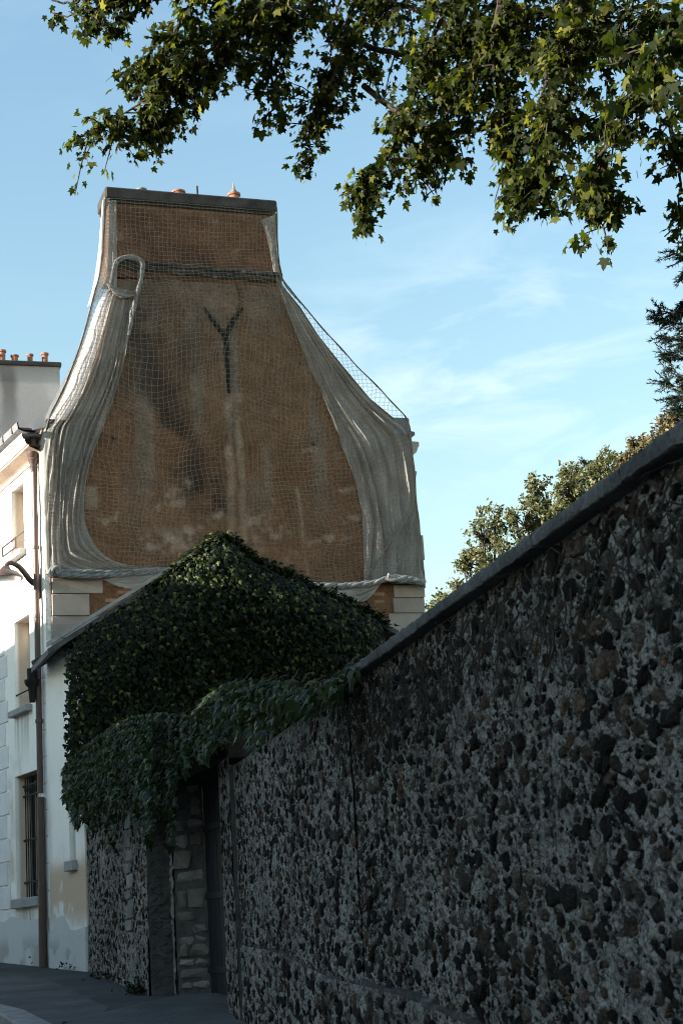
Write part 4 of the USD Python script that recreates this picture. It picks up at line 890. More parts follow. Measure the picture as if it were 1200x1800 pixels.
# dry creeper stems clinging under the coping
st = thing('dry_creeper', 'thin dry creeper stems clinging to the rubble under the wall coping', 'creeper', W.pt(-8.5, 2.9))
mb = MB(); r2 = np.random.default_rng(5)
for k in range(260):
    s_, z_ = -r2.uniform(7.0, 13.4), 0; z_ = copz(s_) - r2.uniform(.0, .30) ** 1.0; n = 9; L_ = r2.uniform(.12, .5); a_ = r2.normal(-1.4, .7)
    t = np.linspace(0, 1, n); bend = r2.normal(0, 1.0, 1)
    q = np.stack([s_ + L_ * np.cumsum(np.cos(a_ + bend * t)) / n, z_ + L_ * np.cumsum(np.sin(a_ + bend * t)) / n], 1)
    mb.add(*tube(W.pt(q[:, 0], np.minimum(q[:, 1], copz(q[:, 0]) - .01), .022 + .02 * t + .01 * np.sin(t * 9 + k)), np.linspace(.004, .0015, n), 4, False))
obj('stems', mb.get(), 'twig', st, kind='stuff')

# left wall, from the annex to the gate, with its pale quoin stones
A1 = gnd(266, 1752)[:2]; WA = Plane(A0, A1 - A0, (-1, 0)); LA = np.linalg.norm(A1 - A0)
lw = thing('stone_wall', 'short rubble wall with pale quoin stones between the annex and the gate', 'wall', (*((A0 + A1) / 2), ground(23)))
zt = lambda s: 3.55 + 0 * s; gA = lambda s: ground(A0[1] + WA.d[1] * s)
obj('wall_core', pbox(WA, .0, LA - .04, .4, 3.54, -.5, -.08), 'pier_mortar', lw)
rubble(lw, WA, 0.02, LA, lambda s: gA(s) + .66, zt, .0, dens_far, .022, .05, 15, .03, .022, nparts=0)
rubble(lw, WA, 0.02, LA, lambda s: gA(s) - .06, lambda s: gA(s) + .70, .02, dens_far, .022, .05, 16, .03, .022, nparts=0)
r3 = np.random.default_rng(8); z_ = ground(22) + .02; k = 0
while z_ < 3.0:
    h_ = r3.uniform(.12, .26); s_ = LA - 1.75 + (.14 if k % 2 else 0) + r3.uniform(-.04, .04); w_ = r3.uniform(.34, .5); k += 1
    obj('quoin_stone', pbox(WA, s_, s_ + w_, z_ + .012, z_ + h_ - .012, -.04, .010 + r3.uniform(0, .014), .014, .009), 'pale_rubble', lw); z_ += h_
B0, B1, B2 = np.array([-2.47, 20.95]), np.array([-2.33, 20.50]), np.array([-1.93, 20.38])
RT_ = Plane(A1, -WA.n, (.2, -1)); lr = .44
rubble(lw, RT_, 0, lr, lambda s: .82 + 0 * s, zt, .0, lambda s, z: .55 + 0 * s, .022, .05, 18, .02, .02, nparts=0, matm='pier_mortar', mats='pier_mortar')

# gate: left pier of squared stones, lintel, navy door
pier = thing('gate_pier', 'rough stone pier of squared blocks on the left side of the gate', 'pier', (*B1, ground(20.5)))
PJ = Plane(B1, B2 - B1, (0, -1)); lj = np.linalg.norm(B2 - B1); PS = Plane(B0, B1 - B0, (-1, 0)); lsx = np.linalg.norm(B1 - B0)
obj('pier_core', pbox(PJ, .015, lj, .6, 3.50, -.45, -.012), 'pier_mortar', pier)
rubble(pier, PJ, .0, lj, lambda s: .85 + 0 * s, lambda s: 3.5 + 0 * s, -.005, lambda s, z: .0 * s, .05, .06, 21, .02, .02, nparts=0, matm='pier_mortar', amp=.02)
rubble(pier, PS, .0, lsx, lambda s: .85 + 0 * s, lambda s: 3.5 + 0 * s, .01, lambda s, z: .5 + 0 * s, .05, .07, 22, .02, .02, nparts=6, matm='pale_rubble', mats='pale_rubble', amp=.02)
z_ = .93; k = 0
while z_ < 3.35:
    h_ = r3.choice([.11, .15, .20, .27]); cuts = [0.03, lj - .01] if r3.random() < .25 else [.03, r3.uniform(.35, .62) * lj, lj - .01]
    for a_, b_ in zip(cuts[:-1], cuts[1:]):
        if r3.random() < .86:
            hh = h_ * r3.uniform(.7, .95); zz_ = z_ + r3.uniform(0, h_ - hh)
            v, f = pbox(PJ, a_ + .012, b_ - .012, zz_ + .008, zz_ + hh - .01, -.05, .016 + r3.uniform(-.008, .022), .022, .016)
            obj('stone', (v, f), 'pier_stone' if r3.random() < .8 else 'pale_rubble', pier)
    z_ += h_
gate = thing('gate', 'tall dark navy plank gate set back in the wall opening', 'gate', (*((B2 + E0) / 2), ground(19)))
D1 = E0 + .42 * (-W.n); PD = Plane(B2 - .015 * W.n * 0, D1 - B2, (-1, 0)); ld = np.linalg.norm(D1 - B2)
n = 18
for k in range(n): obj('plank', pbox(PD, ld * k / n + .004, ld * (k + 1) / n - .004, ground(19.2) + .05 - .1, 3.62, -.05, -.005 + .004 * (k % 2), .006), 'door_navy', gate)
for z_ in (1.15, 2.0, 2.8): obj('rail', pbox(PD, .0, ld, z_ - .04, z_ + .04, .002, .018, .006), 'door_navy', gate)
obj('handle', tube([PD.pt(ld * .5, 1.85, .03), PD.pt(ld * .5, 1.85, .08), PD.pt(ld * .5 + .10, 1.85, .08)], .012, 8), 'iron_black', gate)
lintel = thing('gate_lintel', 'weathered timber lintel over the gate, hidden under the creeper', 'lintel', (*((B1 + E0) / 2), 3.5))
PL = Plane(B1, E0 - B1, (-1, 0)); ll = np.linalg.norm(E0 - B1)
obj('beam', pbox(PL, -.35, ll + .35, 3.34, 3.56, -.42, .03, .02), 'old_wood', lintel)
obj('threshold', pbox(PL, .02, ll - .02, ground(19) - .3, ground(19) - .02, -.45, -.02, .02), 'kerb_stone', gate)

# ================================================================== ivy and creepers
def tri_area_points(poly, n, r_):
    v, f = trimesh.creation.triangulate_polygon(poly, engine='earcut'); a = np.abs(np.cross(v[f[:, 1]] - v[f[:, 0]], v[f[:, 2]] - v[f[:, 0]])); k = r_.choice(len(f), n, p=a / a.sum()); u = r_.random((n, 2)); fl = u.sum(1) > 1; u[fl] = 1 - u[fl]
    return v[f[k, 0]] + u[:, :1] * (v[f[k, 1]] - v[f[k, 0]]) + u[:, 1:] * (v[f[k, 2]] - v[f[k, 0]])


ivy = thing('ivy', 'dense dark ivy covering the end wall of the annex up to its peak', 'ivy', S.pt(2.8, 2))
r4 = np.random.default_rng(11)
out_px = [(112, 1148), (150, 1108), (200, 1076), (262, 1036), (300, 1008), (335, 982), (360, 958), (378, 948), (398, 949), (414, 960), (440, 984), (480, 1003), (520, 1020), (545, 1038), (580, 1052), (610, 1062), (640, 1078), (664, 1090), (672, 1108), (664, 1124), (676, 1140), (680, 1190), (680, 1420), (115, 1420), (112, 1300), (108, 1220)]
ipoly = Polygon(ssz(out_px, .12)).buffer(0)
n = 27000; q = tri_area_points(ipoly, n, r4)
lump = meshkit.fbm(np.stack([q[:, 0] * 1.6, q[:, 1] * 1.6, q[:, 0] * 0], -1), 3, 5)
dtop = np.array([0.0] * n); top_line = LineString(ssz([p for p in out_px[:20]], .12)); tl = np.array(top_line.coords)
dtop = np.min([segdist(q, a, b) for a, b in zip(tl[:-1], tl[1:])], axis=0)
offs = .02 + .36 * np.clip((lump - .25) * 1.5, 0, 1) * r4.random(n) ** .5 + .30 * r4.random(n) * sstep(.9, .1, dtop)
sh = np.clip(dtop / .75, 0, 1); round_ = np.sqrt(np.clip(1 - (1 - sh) ** 2, 0, 1)); fall = sstep(2.6, .7, dtop)   # the mass rounds over from the roof to the face
offs = .04 + (.16 + .50 * fall) * round_ * (.72 + .55 * (lump - .4)) + .20 * (r4.random(n) ** 2) * (.4 + sh) - .10 * r4.random(n) * (sh > .9); offs = np.maximum(offs, .02)
P = S.pt(q[:, 0] + r4.normal(0, .02, n), q[:, 1] + r4.normal(0, .02, n) + .05 * (r4.random(n) * sstep(.15, 0, dtop)), offs)
out3 = np.r_[S.n, 0]; al = np.r_[S.d, 0]; upv = np.array([0, 0, 1.])
tip = -upv + out3 * r4.uniform(.1, .8, (n, 1)) + al * r4.normal(0, .55, (n, 1)); slope_n = np.where((q[:, 0] < apex[0])[:, None], -.53 * al + .85 * upv, .53 * al + .85 * upv)
nr = out3 * (.35 + .65 * round_[:, None]) + slope_n * (1.25 * (1 - round_[:, None]) + .25) + r4.normal(0, .38, (n, 3)); tip = tip + slope_n * 0 + np.where((q[:, 0] < apex[0])[:, None], -al, al) * .5 * (1 - round_[:, None])
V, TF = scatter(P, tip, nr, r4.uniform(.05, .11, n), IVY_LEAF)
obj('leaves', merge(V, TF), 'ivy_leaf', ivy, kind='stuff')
# ivy lying over the roof edge and the peak, so that the mass has depth
n = 7000; t = r4.random(n); tp = smooth_line(ssz([p for p in out_px[3:19]], .0), 400, 1); k = (t * 399).astype(int)
P = S.pt(tp[k, 0] + r4.normal(0, .05, n), tp[k, 1] - .04 + r4.normal(0, .05, n) + .05, r4.uniform(-.7, .3, n))
tip = out3 * r4.normal(.3, .6, (n, 1)) - upv * r4.uniform(.0, .7, (n, 1)) + al * r4.normal(-.2, .7, (n, 1)); nr = upv + out3 * r4.normal(.2, .4, (n, 1)) + al * r4.normal(-.2, .5, (n, 1))
V, TF = scatter(P, tip, nr, r4.uniform(.055, .11, n), IVY_LEAF); obj('roof_leaves', merge(V, TF), 'ivy_leaf', ivy, kind='stuff')
mb = MB()
for k in range(26):
    s_ = r4.uniform(.2, 5.2); zz_ = np.linspace(1.2, r4.uniform(4, 6), 14); mb.add(*tube(S.pt(s_ + .12 * np.cumsum(r4.normal(0, .6, 14)), zz_, .03), np.linspace(.02, .006, 14), 5))
obj('stems', mb.get(), 'twig', ivy, kind='stuff')


def hanging(name, label, cat, lines, n, seed, mat, size, plane_of, nparts=0, depth=(.05, .45), out=None, group=None):
    """Creeper drawn between a top and a bottom line, thicker at the top, its leaves hanging tip down along strands."""
    r_ = np.random.default_rng(seed); top, bot = np.array(lines[0], float), np.array(lines[1], float)
    x = r_.uniform(top[0, 0], top[-1, 0], n); yt, yb = np.interp(x, top[:, 0], top[:, 1]), np.interp(x, bot[:, 0], bot[:, 1])
    strand = meshkit.noise(np.stack([x / 9.0, x * 0, x * 0], -1), seed); yb = yt + (yb - yt) * (.55 + .55 * strand)
    h = r_.random(n) ** 1.35; y = yt + h * (yb - yt)
    P, O = np.zeros((n, 3)), np.zeros((n, 3))
    fat = np.sin(np.clip(h * 2.2, 0, math.pi * .8)) * .7 + .3
    for k in range(n):
        pl = plane_of(x[k]); o = depth[0] + (depth[1] - depth[0]) * r_.random() * fat[k] * (.5 + strand[k]); P[k] = pl.px(x[k], y[k], o); O[k] = np.r_[pl.n, 0]
    side = np.cross(O, upv)
    tip = -upv * r_.uniform(.5, 1.2, (n, 1)) + O * r_.uniform(.0, .7, (n, 1)) + side * r_.normal(0, .45, (n, 1)); nr = O * r_.uniform(.4, 1, (n, 1)) + upv * (r_.uniform(.1, .9, (n, 1)) + .8 * (1 - h[:, None])) + side * r_.normal(0, .4, (n, 1))
    sz = size[0] * .75 + (size[1] - size[0] * .75) * r_.random(n) ** 1.3; tip = tip + r_.normal(0, .35, (n, 3)); nr = nr + r_.normal(0, .35, (n, 3)); V, TF = scatter(P, tip, nr, sz, IVY_LEAF)
    th = thing(name, label, cat, P.mean(0), group=group)
    front = np.argsort(-(sz / np.linalg.norm(P - EYE, axis=1)) * (1 + .6 * (P * 0).sum(1)))[:nparts]; rest = np.ones(n, bool); rest[front] = False
    for k in front: obj('leaf', (V[k], TF), mat, th)
    obj('foliage', merge(V[rest], TF), mat, th, kind='stuff')
    mb = MB()
    for k in r_.choice(n, min(60, n), replace=False):
        a = P[k]; b = a + [0, 0, r_.uniform(.04, .12)] - O[k] * .1; mb.add(*tube([a, (a + b) / 2 + r_.normal(0, .02, 3), b], .005, 4, False))
    obj('stems', mb.get(), 'twig', th, kind='stuff')


PG = Plane(B1, E0 - B1, (-1, 0))
hanging('hanging_creeper', 'dark creeper mounded over the gate and trailing down the short wall', 'creeper',
        ([(110, 1345), (130, 1325), (160, 1302), (200, 1274), (235, 1258), (280, 1253), (330, 1258), (365, 1268), (394, 1288)], [(110, 1400), (125, 1430), (150, 1480), (185, 1490), (225, 1482), (250, 1470), (285, 1462), (300, 1478), (316, 1380), (350, 1345), (375, 1320), (394, 1312)]),
        10500, 31, 'creeper_leaf', (.06, .12), lambda x: WA if x < 266 else PG, nparts=120, depth=(.0, .55))
hanging('wall_creeper', 'broad-leaved creeper spilling over the far end of the long rubble wall', 'creeper',
        ([(338, 1252), (360, 1226), (392, 1203), (440, 1194), (500, 1199), (550, 1202), (590, 1193), (612, 1178), (624, 1170)], [(338, 1268), (365, 1290), (400, 1302), (440, 1322), (470, 1312), (510, 1276), (545, 1250), (590, 1218), (624, 1184)]),
        3800, 33, 'creeper_leaf', (.07, .135), lambda x: W, nparts=160, depth=(-.35, .32))

# weeds at the foot of the walls
for k, (px, py, r_c, lab) in enumerate([(80, 1697, .16, 'small green weeds sprouting at the foot of the rainwater pipe'), (152, 1704, .34, 'clump of weeds where the annex meets the rubble wall'), (205, 1722, .30, 'sparse weeds along the foot of the short rubble wall'), (252, 1748, .26, 'weeds at the corner of the gate recess')]):
    c = gnd(px, py); r5 = np.random.default_rng(50 + k); n = 260
    P = c + np.c_[r5.normal(0, r_c * .5, n), r5.normal(0, r_c * .5, n), np.abs(r5.normal(0, .06, n)) + .01]; P[:, 2] = np.maximum(P[:, 2], ground(P[:, 1]) + .01)
    V, TF = scatter(P, np.c_[r5.normal(0, .7, (n, 2)), r5.uniform(.2, 1, n)], np.c_[r5.normal(0, .6, (n, 2)), np.ones(n)], r5.uniform(.03, .09, n), SMALL_LEAF)
    t = thing('weed_clump', lab, 'weeds', c, group='weeds at the foot of the walls'); obj('leaves', merge(V, TF), 'ivy_leaf', t, kind='stuff')

# ================================================================== the plane tree whose branches hang into the picture
tree = thing('plane_tree', 'large plane tree behind the long wall, its leafy branches hanging across the top', 'tree', (5.2, 9.0, ground(9)))
r6 = np.random.default_rng(21)
obj('trunk', tube(smooth_line([(5.2, 9.0, -.2), (5.1, 9.1, 2.5), (4.9, 9.4, 5.0), (4.7, 9.8, 7.2), (4.6, 10.4, 10.0)], 30, 2), np.linspace(.34, .17, 30), 14), 'bark', tree, smooth=60)
# each spray: pixels of its axis, distance of its two ends, spread, leaves
SP = [
 ([(500, -40), (420, 20), (330, 60), (262, 100)], 14.8, 15.4, 44, 300), ([(360, -30), (310, 40), (255, 110), (205, 150)], 14.8, 15.4, 36, 220), ([(560, -10), (500, 60), (480, 120), (500, 180)], 15, 15.4, 46, 260), ([(250, -30), (190, 0), (110, 6), (66, 4)], 14.2, 14.6, 22, 110), ([(215, 20), (200, 60), (214, 72)], 14.3, 14.4, 14, 26),
 ([(560, -60), (440, 28), (330, 110), (250, 170), (190, 205), (150, 232)], 14.5, 15.5, 56, 760), ([(440, 28), (395, 110), (330, 185), (285, 212), (252, 236)], 15, 15.8, 44, 400),
 ([(320, -60), (235, -14), (160, 14), (84, 12)], 14.0, 14.6, 30, 150), ([(200, -10), (160, 30), (128, 56)], 14.2, 14.4, 16, 30), ([(170, 20), (205, 55)], 14.2, 14.2, 14, 22),
 ([(570, -50), (500, 20), (450, 85), (425, 140)], 15, 15.6, 46, 260), ([(640, -40), (602, 60), (590, 120), (552, 190), (525, 236)], 14.6, 15.6, 54, 460), ([(552, 190), (540, 240), (545, 285)], 15.4, 15.6, 22, 60),
 ([(820, -60), (752, 80), (722, 180), (690, 260), (655, 318), (624, 356)], 13.6, 15, 46, 500), ([(660, 310), (625, 350), (598, 362)], 14.8, 15, 20, 70), ([(640, 340), (634, 366)], 14.8, 14.9, 14, 30),
 ([(810, 40), (792, 180), (772, 260), (752, 298), (738, 328)], 14.4, 15.2, 42, 320), ([(1034, -30), (1000, 80), (975, 140), (968, 230), (955, 310), (940, 358)], 12.5, 14, 58, 620), ([(960, 300), (915, 315), (898, 346)], 13.8, 14, 32, 140),
 ([(1000, 80), (900, 100), (830, 130), (760, 190)], 13, 14.5, 62, 460), ([(1160, 105), (1105, 200), (1062, 300), (1074, 345), (1084, 378)], 11.5, 13, 46, 420), ([(1062, 290), (1010, 325), (1018, 358)], 12.6, 13, 30, 130),
 ([(1150, 112), (1172, 200), (1192, 300), (1186, 370), (1190, 412)], 12, 13, 36, 170), ([(880, -20), (862, 100), (872, 200), (884, 265), (900, 312)], 13.2, 14.4, 52, 440), ([(1074, 350), (1088, 374), (1080, 390)], 13, 13, 14, 36),
 ([(540, -20), (700, 5), (850, 20), (1000, 10), (1200, 20)], 15, 13, 62, 1100), ([(600, 60), (700, 110), (800, 90), (900, 60), (1100, 80)], 15.5, 13, 55, 620), ([(640, 150), (720, 220), (820, 230), (900, 200), (1010, 210), (1080, 180)], 15.2, 13.5, 50, 520),
 ([(1420, -60), (1290, 20), (1190, 60), (1120, 100), (1050, 125)], 7.5, 8.5, 80, 150), ([(1400, 100), (1260, 150), (1200, 160)], 9, 9.5, 70, 110),
 ([(1350, -160), (1100, -120), (850, -140), (600, -150), (350, -160)], 12, 15, 110, 900), ([(1150, 104), (1112, 150), (1088, 192), (1060, 226)], 11.6, 12, 26, 14), ([(1152, 104), (1168, 150), (1176, 190)], 11.6, 12, 22, 10), ([(1200, 150), (1150, 186), (1110, 214), (1070, 232)], 11.6, 12, 24, 14), ([(1205, 176), (1160, 205), (1136, 222)], 11.8, 12, 20, 8), ([(598, -20), (594, 30), (588, 70), (586, 120)], 14.6, 14.8, 20, 14), ([(960, 130), (957, 190), (962, 240)], 12.8, 13, 22, 14),
 ([(1460, 100), (1330, 240), (1290, 380)], 11, 12, 90, 420), ([(300, -110), (360, -60), (420, -40)], 14.5, 15, 60, 260)]
LP, LT, LN, LS = [], [], [], []; tw = MB()
for axis, y0, y1, spread, n in SP:
    spread *= 1.18; n = int(n * (1.85 if y0 > 10 else 1.5)); m = 60; q = smooth_line(np.array(axis, float), m, 2); Y = np.linspace(y0, y1, m)
    A = np.array([aty(a, b, y) for (a, b), y in zip(q, Y)]); A += np.cumsum(r6.normal(0, .007, A.shape), 0)
    wpx = spread * y0 / FOC * 1.03
    rb = np.linspace(.030 if n > 200 else .014, .006, m) * (y0 / 14); tw.add(*tube(A, rb, 6))
    t = r6.beta(1.35, 1.0, n); k = np.minimum((t * m).astype(int), m - 1)
    # leaves sit on side twigs
    nt = max(6, n // 15); kt = np.minimum((r6.beta(1.3, 1.0, nt) * m).astype(int), m - 1); dirs = r6.normal(0, 1, (nt, 3)) * [1, 1.5, .9]; dirs /= np.linalg.norm(dirs, axis=1, keepdims=True); dirs[:, 2] -= .25
    Lt = wpx * r6.uniform(.35, 1.45, nt); mid_t, end = A[kt] + dirs * Lt[:, None] * .55 + [0, 0, .02], A[kt] + dirs * Lt[:, None]; end[:, 2] -= .06 * Lt
    for j in range(nt): tw.add(*tube([A[kt[j]], mid_t[j], end[j]], [.009, .007, .004], 4, False))
    w_ = r6.integers(0, nt, n); u = r6.uniform(.25, 1.06, n)[:, None]
    P = A[kt[w_]] * (1 - u) ** 2 + 2 * mid_t[w_] * u * (1 - u) + end[w_] * u ** 2 + r6.normal(0, .05, (n, 3))
    tip = dirs[w_] * .7 + r6.normal(0, .55, (n, 3)) + [0, 0, -.75]; nr = np.array([-.6, -.1, .75]) + r6.normal(0, .62, (n, 3))
    LP.append(P); LT.append(tip); LN.append(nr); LS.append(np.clip(r6.normal(.070, .023, n), .034, .14))
LP, LT, LN, LS = np.vstack(LP), np.vstack(LT), np.vstack(LN), np.concatenate(LS)
V, TF = scatter(LP, LT, LN, LS, PLANE_LEAF)
c_ = LP - EYE; dpt = c_ @ FW; PX, PY = 600 + FOC * (c_ @ RT) / dpt, 900 - FOC * (c_ @ UP) / dpt
vis = (PX > 5) & (PX < 1195) & (PY > 5) & (PY < 1795)
o = np.argsort(-(LS / dpt) * vis)[:300]; rest = np.ones(len(LP), bool); rest[o] = False
obj('twigs', tw.get(), 'twig', tree, kind='stuff')
for k in o: obj('leaf', (V[k], TF), 'plane_leaf', tree)
obj('foliage', merge(V[rest], TF), 'plane_leaf', tree, kind='stuff')
top_ = np.array([4.7, 9.8, 7.2])
for a, b, y, r0 in [((1150, -60), (1034, -30), 12.5, .09), ((1260, 60), (1160, 105), 11.5, .05), ((900, -90), (560, -60), 14.5, .055), ((1000, -80), (820, -60), 13.6, .06)]:
    e = aty(*b, y); m_ = aty(*a, y - .6); obj('limb', tube(smooth_line([top_ - [0, 0, 1.6], top_ * .45 + m_ * .55 + [0, 0, .45], m_, e], 30, 2), np.linspace(r0 * 1.4, r0 * .5, 30), 8), 'bark', tree, smooth=60)
for px, py, y in [(1034, -30, 12.5), (1160, 105, 11.5)]: pass
mb = MB()
for px, py, y in [(186, 262, 15.5), (552, 40, 15.2)]:
    c = aty(px, py, y); obj('ball_stalk', tube([c, c + [.01, .0, .06], c + [-.01, .02, .16]], .004, 4), 'twig', tree); sp_ = trimesh.creation.icosphere(1, .022); obj('seed_ball', (np.array(sp_.vertices) + c, np.array(sp_.faces)), 'twig', tree, smooth=60)

# ------------------------------------------------------------------ garden trees behind the long wall
def bush_tree(name, label, base, h, clumps, leaf, mat, seed, y, cat='tree', tri=SMALL_LEAF):
    """clumps: (px, py, radius px, leaves)."""
    r_ = np.random.default_rng(seed); base = np.asarray(base, float)
    t = thing(name, label, cat, base, group=None); C = np.array([aty(a, b, y + r_.normal(0, .5)) for a, b, *_ in clumps])
    topc = C.mean(0); trunk = smooth_line([base, base * .5 + topc * .5 + [r_.normal(0, .15), 0, -.5], topc], 16, 1)
    obj('trunk', tube(trunk, np.linspace(.13, .03, 16), 8), 'bark', t, smooth=60)
    P, tw = [], MB()
    for c, (a, b, rp, n) in zip(C, clumps):
        n = int(n * 3.2)
        R_ = rp * y / FOC * 1.02; d = r_.normal(0, 1, (n, 3)); d /= np.linalg.norm(d, axis=1, keepdims=True); rad = r_.random(n) ** .45 * R_
        nb_ = max(5, n // 26); tips = c + r_.normal(0, .60, (nb_, 3)) * R_ + [0, 0, R_ * .1]
        root = trunk[10]; tw.add(*tube(smooth_line([root, root * .4 + c * .6 + [0, 0, -.1], c], 8, 1), np.linspace(.03, .012, 8), 5))
        for e in tips: tw.add(*tube([c - [0, 0, R_ * .5], (c + e) / 2 + r_.normal(0, .05, 3), e], [.012, .008, .004], 4, False))
        w_ = r_.integers(0, nb_, n); P.append(tips[w_] + r_.normal(0, .24, (n, 3)) * max(R_, .2) * .62)
    P = np.vstack(P); n = len(P)
    V, TF = scatter(P, r_.normal(0, 1, (n, 3)) + [0, 0, .25], r_.normal(0, .7, (n, 3)) + [-.2, -.2, .8], r_.uniform(leaf * .6, leaf * 1.3, n), tri)
    obj('limbs', tw.get(), 'bark', t, kind='stuff'); obj('crown', merge(V, TF), mat, t, kind='stuff')

bush_tree('garden_tree', 'lone airy grey-green tree top left of the others above the sloping coping', aty(880, 1350, 22.5) * [1, 1, 0] + [0, 0, 1.2], 8, [(850, 940, 34, 300), (870, 915, 16, 110), (822, 985, 20, 130), (845, 985, 24, 140), (880, 975, 20, 120), (815, 1000, 14, 60), (880, 1010, 24, 160), (845, 1010, 16, 90)], .052, 'garden_leaf', 61, 22.5)
bush_tree('garden_tree', 'yellowish leafy tree in the middle of the row behind the long wall', aty(990, 1350, 23) * [1, 1, 0] + [0, 0, 1.2], 9, [(940, 880, 26, 220), (925, 920, 24, 190), (960, 910, 26, 230), (905, 905, 14, 70), (985, 900, 30, 280), (950, 945, 26, 220), (925, 955, 24, 200), (985, 940, 30, 260), (938, 862, 10, 50)], .052, 'garden_leaf', 62, 23)
bush_tree('garden_tree', 'fuller yellow-green tree whose round crown stands just right of the middle tree', aty(1060, 1350, 21.5) * [1, 1, 0] + [0, 0, 1.2], 9, [(1010, 840, 26, 290), (1040, 850, 28, 300), (1000, 870, 26, 280), (1030, 885, 30, 320), (1062, 860, 20, 170), (1005, 905, 26, 260), (1062, 805, 14, 70), (1080, 830, 16, 90), (1050, 820, 10, 50)], .052, 'garden_leaf', 63, 21.5)
bush_tree('rust_leaved_tree', 'half bare tree with rusty leaves peeping over the coping', aty(1150, 1350, 21) * [1, 1, 0] + [0, 0, 1.2], 9, [(1125, 790, 16, 90), (1140, 780, 14, 80), (1105, 805, 14, 60), (1165, 765, 16, 100), (1180, 745, 18, 130), (1190, 735, 16, 120), (1150, 785, 16, 90), (1098, 815, 10, 40)], .06, 'rusty_leaf', 64, 21)
bush_tree('garden_shrub', 'low light green shrub tips at the low end of the coping by the house', aty(790, 1350, 21) * [1, 1, 0] + [0, 0, 1.1], 6, [(800, 1040, 12, 50), (785, 1052, 12, 60), (770, 1062, 10, 50), (803, 1030, 7, 24), (758, 1070, 8, 30)], .05, 'garden_leaf', 65, 21, cat='shrub')

def conifer(name, label, base, sprays, y, seed):
    r_ = np.random.default_rng(seed); t = thing(name, label, 'tree', base); base = np.asarray(base, float); topz = aty(1260, 380 if y < 20 else 860, y)[2]
    obj('trunk', tube([base, base * [1, 1, 0] + [0, 0, topz]], [.22, .05], 10), 'bark', t, smooth=60)
    br, V_ = MB(), []
    for L, n in sprays:
        n = int(n * 1.2); q = smooth_line(np.array(L, float) + [14, 0], 24, 1); A = np.array([aty(a, b, y + r_.normal(0, .02) + .02 * k) for k, (a, b) in enumerate(q)]); br.add(*tube(A, np.linspace(.022, .006, 24), 5))
        k = np.minimum((r_.beta(1.2, 1, n) * 24).astype(int), 23); side = r_.normal(0, 1, (n, 3)) * [.6, 1.0, .35]; ax = np.gradient(A, axis=0)[k]; ax /= np.linalg.norm(ax, axis=1, keepdims=True)
        d = side * .6 + ax * .8 + [0, 0, -.35]; d /= np.linalg.norm(d, axis=1, keepdims=True); Ls = r_.uniform(.10, .26, n)
        for a, dd, l_ in zip(A[k], d, Ls):
            e = a + dd * l_; br.add(*tube([a, e], [.005, .003], 4, False)); m = 30; u = r_.random(m)[:, None]; P = a * (1 - u) + e * u
            nd = dd + r_.normal(0, .75, (m, 3)); V_.append((P, nd))
    P = np.vstack([a for a, _ in V_]); T = np.vstack([b for _, b in V_]); n = len(P)
    tmpl = (np.array([(-.11, 0, 0), (.11, 0, 0), (0, 1, 0), (0, .3, .12)]), np.array([(0, 1, 3), (1, 2, 3), (2, 0, 3)]))
    V, TF = scatter(P, T, r_.normal(0, 1, (n, 3)), r_.uniform(.035, .065, n), tmpl)
    obj('branches', br.get(), 'bark', t, kind='stuff'); obj('needles', merge(V, TF), 'conifer_needle', t, kind='stuff')

cb = aty(1520, 1300, 17) * [1, 1, 0] + [0, 0, ground(17)]
conifer('spruce_tree', 'dark spruce whose drooping tiered branches enter at the right edge', cb,
        [([(1290, 520), (1230, 535), (1175, 552), (1148, 546)], 60), ([(1290, 545), (1220, 575), (1180, 570), (1144, 558)], 60), ([(1290, 600), (1230, 610), (1180, 600), (1148, 588)], 60), ([(1290, 640), (1220, 640), (1188, 628), (1162, 622)], 50), ([(1290, 670), (1220, 672), (1180, 662), (1164, 640)], 50),
         ([(1290, 700), (1220, 705), (1178, 682), (1157, 670)], 60), ([(1290, 730), (1230, 725), (1190, 700), (1166, 698)], 50), ([(1290, 760), (1230, 742), (1200, 720), (1176, 716)], 50), ([(1290, 430), (1230, 440), (1192, 458), (1172, 440)], 40), ([(1280, 440), (1215, 462), (1188, 478)], 40), ([(1280, 490), (1230, 500), (1180, 536)], 30), ([(1290, 580), (1240, 590), (1200, 590)], 50), ([(1290, 650), (1240, 660), (1205, 650)], 50)], 17, 71)
conifer('spruce_tree', 'single dark spruce bough reaching out just above the coping among paler trees', aty(1330, 1300, 24) * [1, 1, 0] + [0, 0, ground(24)], [([(1250, 930), (1110, 855), (1060, 838), (1018, 814)], 90), ([(1110, 855), (1070, 830), (1040, 816)], 40), ([(1120, 865), (1065, 850), (1036, 836)], 40)], 24, 72)

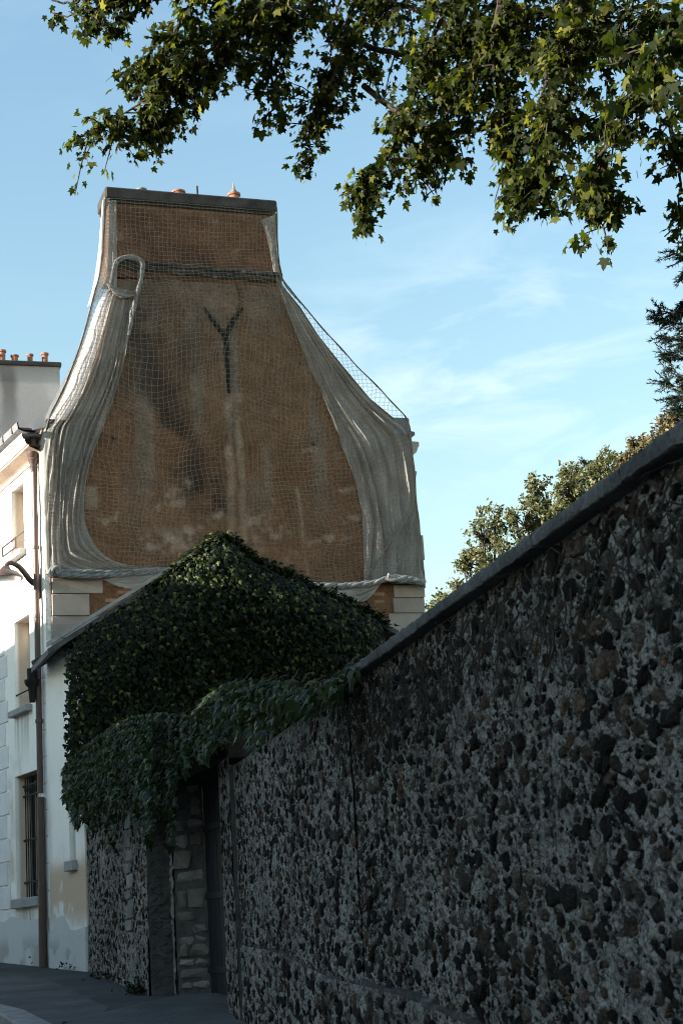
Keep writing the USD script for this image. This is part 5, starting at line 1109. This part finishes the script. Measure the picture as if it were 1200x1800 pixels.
# ------------------------------------------------------------------ the houses across the street, whose roofs shade the lower walls
opp = thing('opposite_house', 'plain rendered terrace across the street, outside the picture on the left', 'house', (-9, 10, ground(10)))
def run_of(p0, p1, h0, h1, deep=9.0):
    p0, p1 = np.array(p0, float), np.array(p1, float); d = (p1 - p0) / np.linalg.norm(p1 - p0); n = np.array([-d[1], d[0]]); n = n if n[0] < 0 else -n
    q = [p0, p1, p1 + n * deep, p0 + n * deep]; v = np.array([(*a, -1.0) for a in q] + [(*a, h) for a, h in zip(q, (h0, h1, h1, h0))])
    r0, r1 = (p0 + n * deep * .5), (p1 + n * deep * .5); v = np.vstack([v, (*r0, h0 + .9), (*r1, h1 + .9)])
    obj('wall', (v[:8], BOX8), 'quoin_plaster', opp)
    e0, e1 = p0 - n * .3, p1 - n * .3; b0, b1 = p0 + n * (deep + .3), p1 + n * (deep + .3)
    w_ = np.array([(*e0, h0 - .08), (*e1, h1 - .08), (*r1, h1 + .9), (*r0, h0 + .9), (*b0, h0 - .08), (*b1, h1 - .08)]); w2 = np.vstack([w_, w_ + [0, 0, .12]])
    f = np.array([[0, 1, 2, 3], [3, 2, 5, 4], [6, 9, 8, 7], [9, 10, 11, 8], [0, 6, 7, 1], [4, 5, 11, 10], [0, 3, 9, 6], [3, 4, 10, 9], [1, 7, 8, 2], [2, 8, 11, 5]])
    obj('roof', (w2, np.vstack([f[:, [0, 1, 2]], f[:, [0, 2, 3]]])), 'roof_slate', opp)
    L_ = np.linalg.norm(p1 - p0); pl = Plane(p0, d, -n)
    for s_ in np.arange(1.2, L_ - 1.6, 2.6):
        for z_ in (2.2, 5.2, 8.0):
            if z_ + 1.6 < min(h0, h1): obj('shutter', pbox(pl, s_, s_ + 1.0, z_, z_ + 1.6, .003, .05, .01), 'moulding', opp)
BOX8 = np.array([[0, 1, 5], [0, 5, 4], [1, 2, 6], [1, 6, 5], [2, 3, 7], [2, 7, 6], [3, 0, 4], [3, 4, 7], [4, 5, 6], [4, 6, 7], [0, 2, 1], [0, 3, 2]])
run_of((-9.2, -12), (-11.6, 2), 7.6, 7.6); run_of((-11.6, 2.02), (-14.0, 14), 7.9, 7.9); run_of((-14.0, 14.02), (-17.6, 19.5), 7.7, 7.7)
run_of((-17.6, 19.52), (-19.3, 21.9), 11.2, 11.2); run_of((-19.31, 21.92), (-27, 33), 10.75, 10.75); run_of((-27, 33.02), (-42, 50), 10.4, 10.4)
